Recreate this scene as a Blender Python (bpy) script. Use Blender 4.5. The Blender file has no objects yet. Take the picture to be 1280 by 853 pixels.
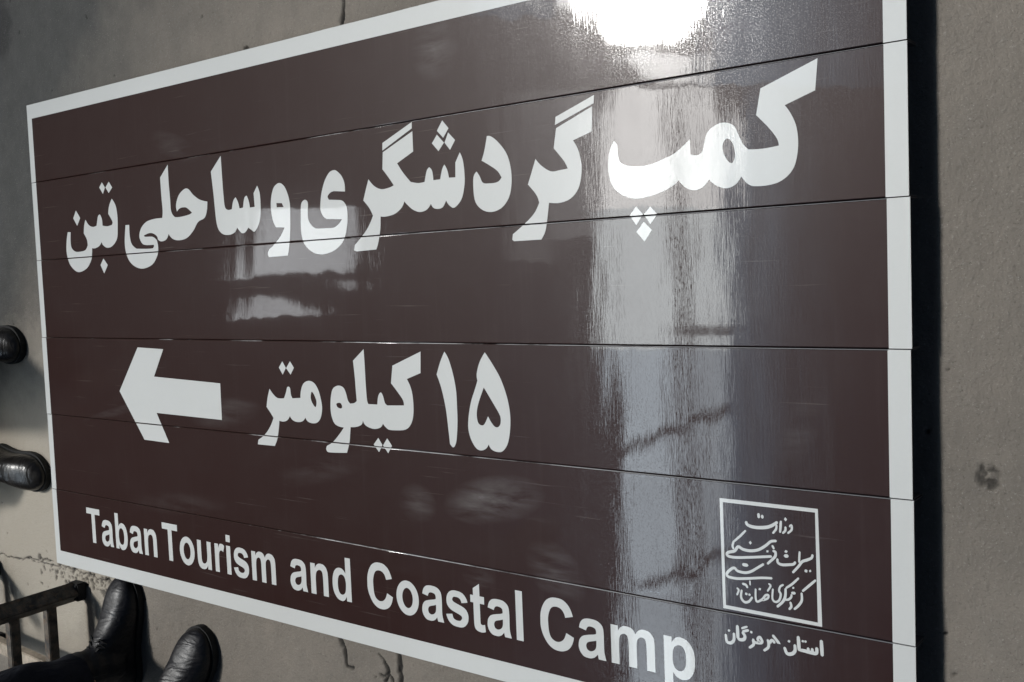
import bpy, bmesh, math, random
import numpy as np
from mathutils import Vector, Matrix
from mathutils.geometry import tessellate_polygon

random.seed(7)
SC = bpy.context.scene
R = math.radians

# ------------------------------------------------------------------ camera
H = 0.045                       # the sign's face above the floor
cam_d = bpy.data.cameras.new("camera")
cam_d.sensor_width = 36.0
cam_d.lens = 1287.29 / 1280 * 36
cam_d.clip_start = 0.05
cam_d.clip_end = 500
cam = bpy.data.objects.new("camera", cam_d)
SC.collection.objects.link(cam)
CX, CY, CZ = 2.61110, -0.48146, 1.38802 + H
m = Matrix(((0.79449923, -0.00921962, 0.60719517, CX),
            (-0.03794598, 0.99717704, 0.06479242, CY),
            (-0.60607844, -0.07451814, 0.79190654, CZ),
            (0, 0, 0, 1)))
cam.matrix_world = m
SC.camera = cam

# ------------------------------------------------------------------ sky, sun, exposure
SUN = Vector((-0.568, 0.307, 1.0)).normalized()       # direction towards the sun
elev = math.asin(SUN.z)
w = bpy.data.worlds.new("World")
SC.world = w
w.use_nodes = True
nt = w.node_tree
bg = nt.nodes["Background"]
sky = nt.nodes.new("ShaderNodeTexSky")
sky.sky_type = 'NISHITA'
sky.sun_disc = False
sky.sun_elevation = elev
sky.sun_rotation = math.atan2(SUN.x, SUN.y)
nt.links.new(sky.outputs[0], bg.inputs[0])
bg.inputs[1].default_value = 0.05
sd = bpy.data.lights.new("sun", 'SUN')
sd.energy = 5.0
sd.angle = R(5.7)
sd.color = (1.0, 0.98, 0.945)
so = bpy.data.objects.new("sun", sd)
SC.collection.objects.link(so)
so.rotation_euler = SUN.to_track_quat('Z', 'Y').to_euler()
so.location = (-6, 3, 12)
SC.view_settings.view_transform = 'Standard'
SC.view_settings.look = 'None'
SC.view_settings.exposure = -0.94
SC.view_settings.gamma = 1.0
SC.cycles.use_denoising = True
SC.cycles.sample_clamp_indirect = 6.0
SC.cycles.max_bounces = 6

# ------------------------------------------------------------------ helpers
def tag(o, label=None, cat=None, group=None, kind=None):
    if label: o["label"] = label
    if cat: o["category"] = cat
    if group: o["group"] = group
    if kind: o["kind"] = kind
    return o

def empty(name, loc=(0, 0, 0)):
    o = bpy.data.objects.new(name, None)
    o.empty_display_size = 0.1
    o.location = loc
    SC.collection.objects.link(o)
    return o

def link_mesh(name, me, mat, parent=None):
    o = bpy.data.objects.new(name, me)
    for mm in (mat if isinstance(mat, (list, tuple)) else [mat]):
        me.materials.append(mm)
    SC.collection.objects.link(o)
    if parent:
        o.parent = parent
        o.matrix_parent_inverse = Matrix.Translation(-parent.location)
    return o

def link_bm(name, bm, mat, parent=None, smooth=False):
    me = bpy.data.meshes.new(name)
    bm.to_mesh(me); bm.free()
    if smooth:
        me.polygons.foreach_set("use_smooth", [True] * len(me.polygons))
    return link_mesh(name, me, mat, parent)

def add_box(bm, lo, hi):
    vs = [bm.verts.new((x, y, z)) for z in (lo[2], hi[2]) for y in (lo[1], hi[1]) for x in (lo[0], hi[0])]
    for f in ((0, 2, 3, 1), (4, 5, 7, 6), (0, 1, 5, 4), (1, 3, 7, 5), (3, 2, 6, 7), (2, 0, 4, 6)):
        bm.faces.new([vs[i] for i in f])
    return vs

def add_bar(bm, a, b, wx, wy, bevel=0.0):
    """square bar from a to b"""
    a, b = Vector(a), Vector(b)
    d = (b - a); L = d.length
    q = d.to_track_quat('Z', 'Y').to_matrix().to_4x4()
    t = bmesh.new()
    add_box(t, (-wx / 2, -wy / 2, 0), (wx / 2, wy / 2, L))
    if bevel:
        bmesh.ops.bevel(t, geom=t.edges[:], offset=bevel, segments=2, affect='EDGES')
    t.transform(Matrix.Translation(a) @ q)
    me = bpy.data.meshes.new("tmp"); t.to_mesh(me); t.free()
    bm.from_mesh(me); bpy.data.meshes.remove(me)

def loft(bm, rings, cap=True):
    vr = [[bm.verts.new(p) for p in r] for r in rings]
    n = len(vr[0])
    for a, b in zip(vr, vr[1:]):
        for i in range(n):
            bm.faces.new((a[i], a[(i + 1) % n], b[(i + 1) % n], b[i]))
    if cap:
        bm.faces.new(vr[0][::-1]); bm.faces.new(vr[-1])
    return vr

def spline(pts, n=5):
    """closed outline: (x, y, corner) control points -> polygon, Catmull-Rom between corners"""
    N = len(pts); out = []
    for i in range(N):
        p1, p2 = pts[i], pts[(i + 1) % N]
        p0 = pts[i - 1] if not p1[2] else None
        p3 = pts[(i + 2) % N] if not p2[2] else None
        P1, P2 = Vector(p1[:2]), Vector(p2[:2])
        out.append(P1.copy())
        if p1[2] and p2[2]:
            continue
        m1 = (P2 - Vector(p0[:2])) / 2 if p0 else None
        m2 = (Vector(p3[:2]) - P1) / 2 if p3 else None
        L = (P2 - P1).length
        if m1 is None: m1 = (P2 - P1) * 1.5 - m2 / 2
        if m2 is None: m2 = (P2 - P1) * 1.5 - m1 / 2
        for mm in (m1, m2):
            if mm.length > 1.15 * L: mm *= 1.15 * L / mm.length
        for k in range(1, n):
            t = k / n
            out.append(P1 * (2*t**3 - 3*t*t + 1) + m1 * (t**3 - 2*t*t + t) + P2 * (-2*t**3 + 3*t*t) + m2 * (t**3 - t*t))
    return out

# ------------------------------------------------------------------ node helpers
class NB:
    def __init__(s, name):
        s.mat = bpy.data.materials.new(name)
        s.mat.use_nodes = True
        s.nt = s.mat.node_tree
        s.bsdf = s.nt.nodes["Principled BSDF"]
    def n(s, t, **kw):
        nd = s.nt.nodes.new(t)
        for k, v in kw.items():
            if k.startswith("i_"):
                nd.inputs[k[2:].replace("_", " ")].default_value = v
            else:
                setattr(nd, k, v)
        return nd
    def l(s, a, b): s.nt.links.new(a, b)
    def coord(s, scale=(1, 1, 1), rot=(0, 0, 0), loc=(0, 0, 0)):
        tc = s.n("ShaderNodeTexCoord"); mp = s.n("ShaderNodeMapping")
        mp.inputs["Scale"].default_value = scale
        mp.inputs["Rotation"].default_value = rot
        mp.inputs["Location"].default_value = loc
        s.l(tc.outputs["Object"], mp.inputs["Vector"])
        return mp.outputs[0]
    def noise(s, vec, scale, detail=4, rough=0.55, dist=0.0):
        nd = s.n("ShaderNodeTexNoise")
        nd.inputs["Scale"].default_value = scale
        nd.inputs["Detail"].default_value = detail
        nd.inputs["Roughness"].default_value = rough
        nd.inputs["Distortion"].default_value = dist
        s.l(vec, nd.inputs["Vector"])
        return nd.outputs["Fac"]
    def ramp(s, fac, stops):
        r = s.n("ShaderNodeValToRGB")
        el = r.color_ramp.elements
        while len(el) < len(stops): el.new(0.5)
        for e, (p, c) in zip(el, stops):
            e.position = p
            e.color = (c, c, c, 1) if not isinstance(c, (tuple, list)) else (*c, 1)
        s.l(fac, r.inputs[0])
        return r.outputs[0]
    def mix(s, fac, a, b, mode='MIX'):
        nd = s.n("ShaderNodeMix", data_type='RGBA', blend_type=mode)
        if hasattr(fac, "is_output"): s.l(fac, nd.inputs[0])
        else: nd.inputs[0].default_value = fac
        for k, v in ((6, a), (7, b)):
            if hasattr(v, "is_output"): s.l(v, nd.inputs[k])
            else: nd.inputs[k].default_value = (*v, 1) if len(v) == 3 else v
        return nd.outputs[2]
    def math(s, op, a, b=None, clamp=False):
        nd = s.n("ShaderNodeMath", operation=op, use_clamp=clamp)
        for k, v in ((0, a), (1, b)):
            if v is None: continue
            if hasattr(v, "is_output"): s.l(v, nd.inputs[k])
            else: nd.inputs[k].default_value = v
        return nd.outputs[0]
    def bump(s, h, dist, strength=1.0, normal=None):
        b = s.n("ShaderNodeBump")
        b.inputs["Strength"].default_value = strength
        b.inputs["Distance"].default_value = dist
        s.l(h, b.inputs["Height"])
        if normal is not None: s.l(normal, b.inputs["Normal"])
        return b.outputs[0]

# scuffs on the film: (x, y, half-length, half-width, angle, strength), metres on the sign
SCUFFS = [(1.63, -0.005, 0.075, 0.045, 30, 0.5), (1.49, -0.875, 0.12, 0.045, 12, 0.55), (1.62, -0.985, 0.07, 0.05, -35, 0.4),
          (1.40, -0.08, 0.06, 0.06, 0, 0.32), (0.62, -0.17, 0.10, 0.03, -20, 0.22), (0.32, -0.78, 0.16, 0.012, 12, 0.3),
          (0.75, -0.76, 0.13, 0.035, 8, 0.3), (1.31, -0.90, 0.05, 0.04, 0, 0.35), (1.45, -1.02, 0.04, 0.02, 0, 0.35),
          (1.05, -0.86, 0.16, 0.03, 14, 0.15), (0.55, -0.98, 0.2, 0.03, 5, 0.12), (1.93, -0.55, 0.1, 0.05, 30, 0.12), (2.05, -0.72, 0.07, 0.03, 60, 0.14)]

def film(name, base, rough=0.40, scuff=1.0):
    b = NB(name)
    v = b.coord()
    big = b.noise(v, 3.0, 5, 0.6)
    fine = b.noise(b.coord((330, 28, 28)), 1.0, 2, 0.7)
    dirt = b.ramp(b.noise(v, 9.0, 8, 0.65, 0.3), [(0.45, 0.0), (0.75, 1.0)])
    if scuff < 1: base = tuple(c * 0.94 for c in base)
    big = b.math('ADD', big, b.math('MULTIPLY', b.noise(v, 210, 3, 0.7), 0.5 if scuff < 1 else 0.2))
    col = b.mix(b.math('MULTIPLY', big, 0.33), base, tuple(c * 1.35 for c in base))
    # scuffs: streaky dusty wipes
    tc = b.n("ShaderNodeTexCoord").outputs["Object"]
    total = None
    for x, y, a, c, ang, st in SCUFFS:
        mp = b.n("ShaderNodeMapping", vector_type='TEXTURE')
        mp.inputs["Location"].default_value = (x, y, 0)
        mp.inputs["Rotation"].default_value = (0, 0, R(ang))
        mp.inputs["Scale"].default_value = (a, c, 1)
        b.l(tc, mp.inputs["Vector"])
        ln = b.n("ShaderNodeVectorMath", operation='LENGTH')
        sx = b.n("ShaderNodeSeparateXYZ"); b.l(mp.outputs[0], sx.inputs[0])
        cx = b.n("ShaderNodeCombineXYZ"); b.l(sx.outputs[0], cx.inputs[0]); b.l(sx.outputs[1], cx.inputs[1])
        b.l(cx.outputs[0], ln.inputs[0])
        g = b.math('MULTIPLY', b.math('SUBTRACT', 1.0, ln.outputs["Value"], True), st)
        total = g if total is None else b.math('MAXIMUM', total, g)
    streak = b.ramp(b.noise(b.coord((7, 34, 1), (0, 0, R(-20))), 1.0, 4, 0.6, 0.3), [(0.36, 0.0), (0.80, 1.0)])
    sc = b.math('MULTIPLY', b.math('MULTIPLY', total, streak), 0.9 * scuff)
    sc = b.math('ADD', sc, b.math('MULTIPLY', dirt, 0.012 * scuff), True)
    dr = b.ramp(b.noise(b.coord((55, 2.2, 1)), 1.0, 5, 0.65), [(0.55, 0.0), (0.85, 1.0)])
    col = b.mix(sc, col, (0.36, 0.35, 0.34))
    col = b.mix(b.math('MULTIPLY', dr, 0.032 * scuff), col, (0.30, 0.27, 0.25))
    hair = b.ramp(b.noise(b.coord((4, 170, 1), (0, 0, R(9))), 1.0, 3, 0.6), [(0.67, 0.0), (0.74, 1.0)])
    col = b.mix(b.math('MULTIPLY', hair, 0.10 * scuff), col, (0.5, 0.45, 0.4))
    b.l(col, b.bsdf.inputs["Base Color"])
    b.bsdf.inputs["Roughness"].default_value = rough
    b.bsdf.inputs["Specular IOR Level"].default_value = 0.12
    b.bsdf.inputs["Coat Weight"].default_value = 0.65
    b.bsdf.inputs["Coat Roughness"].default_value = 0.02
    b.bsdf.inputs["Coat IOR"].default_value = 1.5
    speck = b.ramp(b.noise(v, 620, 2, 0.6), [(0.56, 0.0), (0.60, 1.0)])
    drip = b.ramp(b.noise(b.coord((55, 2.2, 1)), 1.0, 5, 0.65), [(0.52, 0.0), (0.75, 1.0)])
    haze = b.math('ADD', b.math('MULTIPLY', speck, 0.15), b.math('MULTIPLY', drip, 0.03))
    b.l(b.math('ADD', b.math('MULTIPLY', sc, 0.5), b.math('ADD', haze, 0.018)), b.bsdf.inputs["Coat Roughness"])
    wav = b.noise(b.coord((9, 3.0, 1)), 1.0, 2, 0.5)
    n1 = b.bump(fine, STREAK)
    n2 = b.bump(wav, WAVE, 1.0, n1)
    b.l(n2, b.bsdf.inputs["Coat Normal"])
    nb = b.bump(fine, STREAK * 2)
    b.l(nb, b.bsdf.inputs["Normal"])
    return b.mat

STREAK = 3.3e-5
WAVE = 8.0e-4
M_BROWN = film("brown reflective film", (0.0255, 0.0100, 0.0084))
M_WHITE = film("white reflective film", (0.595, 0.605, 0.590), 0.42, 0.5)

def simple(name, col, rough=0.6, metal=0.0, var=0.25, scale=30, bump=0.0, spec=0.5):
    b = NB(name)
    v = b.coord()
    nz = b.noise(v, scale, 5, 0.6)
    c = b.mix(b.ramp(nz, [(0.3, 0.0), (0.7, 1.0)]), tuple(x * (1 - var) for x in col), tuple(min(1, x * (1 + var)) for x in col))
    b.l(c, b.bsdf.inputs["Base Color"])
    b.bsdf.inputs["Roughness"].default_value = rough
    b.bsdf.inputs["Metallic"].default_value = metal
    b.bsdf.inputs["Specular IOR Level"].default_value = spec
    if bump:
        b.l(b.bump(b.noise(v, scale * 2.5, 5, 0.65), bump), b.bsdf.inputs["Normal"])
    return b.mat

M_ALU = simple("bare folded aluminium", (0.55, 0.55, 0.56), 0.38, 0.9, 0.1, 60)
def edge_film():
    b = NB("bare fold edge with painted glint")
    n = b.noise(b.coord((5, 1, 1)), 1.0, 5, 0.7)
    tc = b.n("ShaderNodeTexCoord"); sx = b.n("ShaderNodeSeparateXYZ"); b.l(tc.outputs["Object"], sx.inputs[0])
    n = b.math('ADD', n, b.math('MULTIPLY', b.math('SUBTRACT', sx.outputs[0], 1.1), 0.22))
    c = b.mix(b.ramp(n, [(0.46, 0.0), (0.60, 1.0)]), (0.04, 0.025, 0.022), (0.62, 0.62, 0.62))  # light caught by the fold's bare edge, painted pale, stronger to the right
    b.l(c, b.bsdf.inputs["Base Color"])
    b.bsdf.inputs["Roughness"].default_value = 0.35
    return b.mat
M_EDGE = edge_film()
M_BACK = simple("dull dark sheet back", (0.05, 0.05, 0.055), 0.7)

# ------------------------------------------------------------------ concrete floor (real relief: joints, cracks, pits)
def vnoise(x, y, seed):
    xi = np.floor(x).astype(int); yi = np.floor(y).astype(int)
    fx = x - xi; fy = y - yi
    fx = fx * fx * (3 - 2 * fx); fy = fy * fy * (3 - 2 * fy)
    def h(a, b):
        n = (a * 374761393 + b * 668265263 + seed * 974711) & 0x7fffffff
        n = ((n ^ (n >> 13)) * 1274126177) & 0x7fffffff
        return ((n ^ (n >> 16)) & 0xffff) / 65535.0
    return (h(xi, yi) * (1 - fx) + h(xi + 1, yi) * fx) * (1 - fy) + (h(xi, yi + 1) * (1 - fx) + h(xi + 1, yi + 1) * fx) * fy

# joints and cracks of this slab: (half width, points in metres)
CRACKS = [(0.0042, [(1.1316, 0.0921), (1.1308, 0.0496), (1.1263, 0.0168)]), (0.004, [(1.0278, -1.2186), (1.0452, -1.2442), (1.0503, -1.2737), (1.0664, -1.2806)]), (0.0028, [(1.0211, -1.2114), (1.0321, -1.2264)]), (0.0055, [(1.1972, -1.221), (1.2041, -1.2504), (1.1998, -1.2855), (1.2039, -1.3236)]), (0.0022, [(1.1432, -1.2333), (1.1605, -1.243), (1.1657, -1.2666), (1.1448, -1.2792)]), (0.004, [(1.1602, -1.248), (1.1678, -1.2694), (1.1556, -1.2852)]), (0.003, [(1.1655, -1.2699), (1.1778, -1.2853), (1.1805, -1.3126)]), (0.0016, [(-0.5046, -1.2561), (-0.3583, -1.2408), (-0.2299, -1.2322), (-0.0913, -1.224), (0.0301, -1.2284), (0.1823, -1.2354), (0.272, -1.2422)]), (0.0013, [(-0.2748, -1.2339), (-0.1697, -1.2397), (-0.0514, -1.236)])]
GX0, GX1, GY0, GY1, GS = -0.60, 2.61, -1.80, 0.45, 0.003
nx = int(round((GX1 - GX0) / GS)) + 1; ny = int(round((GY1 - GY0) / GS)) + 1
gx, gy = np.meshgrid(np.linspace(GX0, GX1, nx), np.linspace(GY0, GY1, ny))
warp = (vnoise(gx * 70, gy * 70, 3) - 0.5) * 0.008 + (vnoise(gx * 25, gy * 25, 4) - 0.5) * 0.012
warp2 = (vnoise(gx * 70, gy * 70, 5) - 0.5) * 0.008 + (vnoise(gx * 25, gy * 25, 6) - 0.5) * 0.012
crack = np.zeros_like(gx)
for wd, pts in CRACKS:
    for (ax, ay), (bx, by) in zip(pts, pts[1:]):
        dx, dy = bx - ax, by - ay
        t = np.clip(((gx + warp - ax) * dx + (gy + warp2 - ay) * dy) / (dx * dx + dy * dy), 0, 1)
        d = np.hypot(gx + warp - ax - t * dx, gy + warp2 - ay - t * dy)
        crack = np.maximum(crack, np.clip(1.4 - d / wd, 0, 1))
pit = np.zeros_like(gx)
rs = np.random.RandomState(11)
PITS = [(2.292, -0.770, 0.0135)] + [(rs.uniform(GX0, GX1), rs.uniform(GY0, GY1), abs(rs.normal(0, 0.0012)) + 0.0016) for _ in range(220)]
PITS += [(rs.uniform(2.22, 2.6), rs.uniform(-1.3, 0.2), abs(rs.normal(0, 0.0012)) + 0.0016) for _ in range(26)]
PITS += [(rs.normal(0.03, 0.09), rs.normal(-1.245, 0.018), abs(rs.normal(0, 0.002)) + 0.0025) for _ in range(110)]
for px_, py_, pr in PITS:
    i0 = max(0, int((px_ - 3 * pr - GX0) / GS)); i1 = min(nx, int((px_ + 3 * pr - GX0) / GS) + 2)
    j0 = max(0, int((py_ - 3 * pr - GY0) / GS)); j1 = min(ny, int((py_ + 3 * pr - GY0) / GS) + 2)
    if i1 <= i0 or j1 <= j0: continue
    sx, sy = gx[j0:j1, i0:i1], gy[j0:j1, i0:i1]
    wk = 0.45 if pr > 0.012 else 0.9
    d = np.hypot(sx + wk * warp[j0:j1, i0:i1] - px_, sy + wk * warp2[j0:j1, i0:i1] - py_)
    pit[j0:j1, i0:i1] = np.maximum(pit[j0:j1, i0:i1], np.clip(np.clip(1.35 - d / pr, 0, 1) * 7.0 * np.clip(vnoise(sx * 210, sy * 210, 9) - 0.22, 0, 1), 0, 1))
rel = (vnoise(gx * 9, gy * 9, 1) - 0.5) * 0.0016 + (vnoise(gx * 60, gy * 60, 2) - 0.5) * 0.0010
z = rel - 0.006 * crack - 0.0045 * pit
edge = np.minimum(np.minimum(gx - GX0, GX1 - gx), np.minimum(gy - GY0, GY1 - gy))
z = z * np.clip(edge / 0.05, 0, 1)
z[edge < 1e-6] = 0
co = np.stack([gx, gy, z], -1).reshape(-1, 3).astype(np.float32)
idx = np.arange(nx * ny).reshape(ny, nx)
quads = np.stack([idx[:-1, :-1], idx[:-1, 1:], idx[1:, 1:], idx[1:, :-1]], -1).reshape(-1, 4)
ring = np.array([(-45, -45, 0), (45, -45, 0), (45, 45, 0), (-45, 45, 0)], np.float32)
nb_ = len(co)
co = np.concatenate([co, ring])
cor = [int(idx[0, 0]), int(idx[0, -1]), int(idx[-1, -1]), int(idx[-1, 0])]
me = bpy.data.meshes.new("floor")
sides = [[nb_, nb_ + 1] + [int(i) for i in idx[0, ::-1]], [nb_ + 1, nb_ + 2] + [int(i) for i in idx[::-1, -1]],
         [nb_ + 2, nb_ + 3] + [int(i) for i in idx[-1, :]], [nb_ + 3, nb_] + [int(i) for i in idx[:, 0]]]
loops = np.concatenate([quads.reshape(-1)] + [np.array(s) for s in sides]).astype(np.int32)
tot = np.concatenate([np.full(len(quads), 4), [len(s) for s in sides]]).astype(np.int32)
start = np.concatenate([[0], np.cumsum(tot)[:-1]]).astype(np.int32)
me.vertices.add(len(co)); me.vertices.foreach_set("co", co.reshape(-1))
me.loops.add(len(loops)); me.loops.foreach_set("vertex_index", loops)
me.polygons.add(len(tot)); me.polygons.foreach_set("loop_start", start); me.polygons.foreach_set("loop_total", tot)
me.update(calc_edges=True)
me.polygons.foreach_set("use_smooth", [True] * len(tot))
at = me.attributes.new("grime", 'FLOAT', 'POINT')
g_ = np.concatenate([np.clip(np.maximum(crack * 1.2, pit * 0.75), 0, 1).reshape(-1), np.zeros(4)]).astype(np.float32)
at.data.foreach_set("value", g_)

def concrete():
    b = NB("worn concrete")
    v = b.coord()
    big = b.ramp(b.noise(v, 1.6, 6, 0.6, 0.4), [(0.30, 0.0), (0.70, 1.0)])
    mid = b.ramp(b.noise(v, 14, 8, 0.65), [(0.32, 0.0), (0.68, 1.0)])
    fine = b.noise(v, 160, 5, 0.75)
    trowel = b.noise(b.coord((30, 4, 1), (0, 0, R(6))), 1.0, 6, 0.6)
    col = b.mix(big, (0.180, 0.159, 0.134), (0.262, 0.229, 0.192))
    col = b.mix(b.math('MULTIPLY', mid, 0.35), col, (0.142, 0.131, 0.118))
    col = b.mix(b.math('MULTIPLY', b.ramp(trowel, [(0.45, 0), (0.75, 1)]), 0.25), col, (0.235, 0.215, 0.185))
    col = b.mix(b.math('MULTIPLY', b.ramp(fine, [(0.58, 0), (0.68, 1)]), 0.6), col, (0.33, 0.31, 0.28))
    col = b.mix(b.math('MULTIPLY', b.ramp(fine, [(0.31, 1), (0.41, 0)]), 0.6), col, (0.07, 0.064, 0.056))
    # old stain on the far left of the slab
    tc = b.n("ShaderNodeTexCoord")
    sx = b.n("ShaderNodeSeparateXYZ"); b.l(tc.outputs["Object"], sx.inputs[0])
    st = b.math('ADD', b.math('MULTIPLY', sx.outputs[0], -1.0), b.math('MULTIPLY', sx.outputs[1], 0.75))
    st = b.math('ADD', st, b.math('MULTIPLY', b.noise(v, 2.2, 5, 0.6), 0.9))
    st = b.ramp(b.math('ADD', b.math('MULTIPLY', st, 0.5), 0.5, True), [(0.42, 0.0), (0.68, 1.0)])
    col = b.mix(b.math('MULTIPLY', st, 0.90), col, (0.060, 0.062, 0.061))
    # pale cement dust left by the lower left corner
    mp = b.n("ShaderNodeMapping", vector_type='TEXTURE')
    mp.inputs["Location"].default_value = (-0.14, -1.10, 0)
    mp.inputs["Scale"].default_value = (0.46, 0.52, 1)
    b.l(tc.outputs["Object"], mp.inputs["Vector"])
    ln = b.n("ShaderNodeVectorMath", operation='LENGTH'); b.l(mp.outputs[0], ln.inputs[0])
    dust = b.math('SUBTRACT', b.math('ADD', 1.0, b.math('MULTIPLY', b.noise(v, 9, 6, 0.65), 0.7)), ln.outputs["Value"])
    dust = b.ramp(dust, [(0.25, 0.0), (0.75, 1.0)])
    col = b.mix(b.math('MULTIPLY', dust, 0.85), col, (0.45, 0.405, 0.335))
    mp = b.n("ShaderNodeMapping", vector_type='TEXTURE')
    mp.inputs["Location"].default_value = (-0.20, 0.235, 0)
    mp.inputs["Scale"].default_value = (0.085, 0.10, 1)
    b.l(tc.outputs["Object"], mp.inputs["Vector"])
    ln = b.n("ShaderNodeVectorMath", operation='LENGTH'); b.l(mp.outputs[0], ln.inputs[0])
    oil = b.math('SUBTRACT', b.math('ADD', 0.75, b.math('MULTIPLY', b.noise(v, 26, 6, 0.7), 0.9)), ln.outputs["Value"])
    col = b.mix(b.math('MULTIPLY', b.ramp(oil, [(0.25, 0.0), (0.6, 1.0)]), 0.7), col, (0.022, 0.021, 0.022))
    grit = b.noise(v, 430, 2, 0.6)
    col = b.mix(b.math('MULTIPLY', b.ramp(grit, [(0.66, 0), (0.72, 1)]), 0.7), col, (0.40, 0.38, 0.34))
    col = b.mix(b.math('MULTIPLY', b.ramp(grit, [(0.27, 1), (0.33, 0)]), 0.7), col, (0.05, 0.045, 0.04))
    a = b.n("ShaderNodeAttribute", attribute_name="grime")
    col = b.mix(a.outputs["Fac"], col, (0.018, 0.016, 0.014))
    b.l(col, b.bsdf.inputs["Base Color"])
    b.l(b.ramp(mid, [(0, 0.62), (1, 0.85)]), b.bsdf.inputs["Roughness"])
    b.bsdf.inputs["Specular IOR Level"].default_value = 0.3
    hh = b.math('ADD', b.math('MULTIPLY', fine, 0.6), b.math('MULTIPLY', b.noise(v, 45, 6, 0.7), 1.0))
    b.l(b.bump(hh, 0.0042), b.bsdf.inputs["Normal"])
    return b.mat

floor = link_mesh("floor", me, concrete())
tag(floor, kind="structure")

# ------------------------------------------------------------------ the road sign lying on the floor
W_, HT = 2.2071, 1.2
SEAM = [0.0, -0.1995, -0.4000, -0.6000, -0.8010, -0.9995, -1.2]
GAP, BR = 0.0009, 0.0018                   # gap between slats, bend radius of their edges
TILT = [(0.0002, -0.0004), (0.0, 0.0002), (0.0001, 0.0004), (-0.0003, 0.0002), (-0.0003, -0.0005), (-0.0004, 0.0006)]   # slight twist of each slat
DX = [(0.0, -0.0006), (0.0006, -0.0004), (0.0, 0.0010), (-0.0005, -0.0008), (0.0008, 0.0004), (-0.0003, 0.0006)]

def slat_of(y):
    for i in range(6):
        if y > SEAM[i + 1]: return i
    return 5

def face_z(i, x, y):
    ym = (SEAM[i] + SEAM[i + 1]) / 2
    return H + TILT[i][0] * (x - W_ / 2) + TILT[i][1] * (y - ym) * 4

sign = empty("road_sign")
tag(sign, "brown and white tourist road sign of six slats lying flat on the concrete", "road sign")

for i in range(6):
    y1, y0 = SEAM[i] - (GAP / 2 if i else 0), SEAM[i + 1] + (GAP / 2 if i < 5 else 0)
    xa, xb = DX[i][0], W_ + DX[i][1]
    prof = [(y1, -0.040), (y1, -BR)]
    for k in range(1, 5): prof.append((y1 - BR + BR * math.cos(k * math.pi / 8), -BR + BR * math.sin(k * math.pi / 8)))
    prof2 = []
    for k in range(4, -1, -1): prof2.append((y0 + BR - BR * math.cos(k * math.pi / 8), -BR + BR * math.sin(k * math.pi / 8)))
    yb = -0.010 if i == 5 else -0.040       # the lowest fold is short
    prof = prof + prof2 + [(y0, yb)]
    t = 0.0016
    inner = [(y0 + t, yb), (y0 + t, -t - 0.001), (y1 - t, -t - 0.001), (y1 - t, -0.040)]
    ring_ = prof + inner
    bm = bmesh.new()
    va = [bm.verts.new((xa, y, face_z(i, xa, y) + zz)) for y, zz in ring_]
    vb = [bm.verts.new((xb, y, face_z(i, xb, y) + zz)) for y, zz in ring_]
    n = len(ring_)
    for k in range(n):
        f = bm.faces.new((va[k], va[(k + 1) % n], vb[(k + 1) % n], vb[k]))
        if k >= len(prof) - 1: f.material_index = 1
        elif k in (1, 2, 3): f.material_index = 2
        if 1 <= k < len(prof) - 2 and k != 5: f.smooth = True
    for vv in (va, vb):
        f = bm.faces.new(vv if vv is vb else vv[::-1]); f.material_index = 1
    bmesh.ops.recalc_face_normals(bm, faces=bm.faces[:])
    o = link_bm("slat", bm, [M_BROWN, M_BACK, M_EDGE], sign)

# two cross rails that hold the slats together from behind
for xr in (0.42, 1.78):
    bm = bmesh.new(); add_box(bm, (xr - 0.02, -1.17, 0.0015), (xr + 0.02, -0.03, 0.0045))
    link_bm("rail", bm, M_ALU, sign)

CUT = GAP / 2 + BR * 0.5
def film_part(name, polys, dz=0.00025, mat=None, label=None, stagger=0.0, cut=None):
    CUT_ = cut or CUT
    """polys: list of [outer, hole...] in metres on the sign -> one film mesh cut at the seams and laid on the slats"""
    bm = bmesh.new()
    for k, cs in enumerate(polys):
        cs = [[Vector((p[0], p[1], 0)) for p in c] for c in cs]
        flat = [p for c in cs for p in c]
        tris = tessellate_polygon(cs)
        vs = [bm.verts.new((p.x, p.y, k * stagger)) for p in flat]
        for t in tris:
            a, b, c = (flat[j] for j in t)
            if abs((b - a).cross(c - a).z) < 1e-10: continue
            try: bm.faces.new([vs[j] for j in t])
            except ValueError: pass
    for f in bm.faces:
        f.normal_update()
        if f.normal.z < 0: f.normal_flip()
    for s in SEAM[1:-1]:
        for off in (CUT_, -CUT_):
            bmesh.ops.bisect_plane(bm, geom=bm.verts[:] + bm.edges[:] + bm.faces[:], plane_co=(0, s + off, 0), plane_no=(0, 1, 0), dist=1e-7)
        dead = [f for f in bm.faces if abs(f.calc_center_median().y - s) < CUT_]
        bmesh.ops.delete(bm, geom=dead, context='FACES')
    for v in bm.verts:
        i = slat_of(v.co.y)
        v.co.z += face_z(i, v.co.x, v.co.y) + dz
    o = link_bm(name, bm, mat or M_WHITE, sign)
    if label: o["label"] = label
    return o

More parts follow.
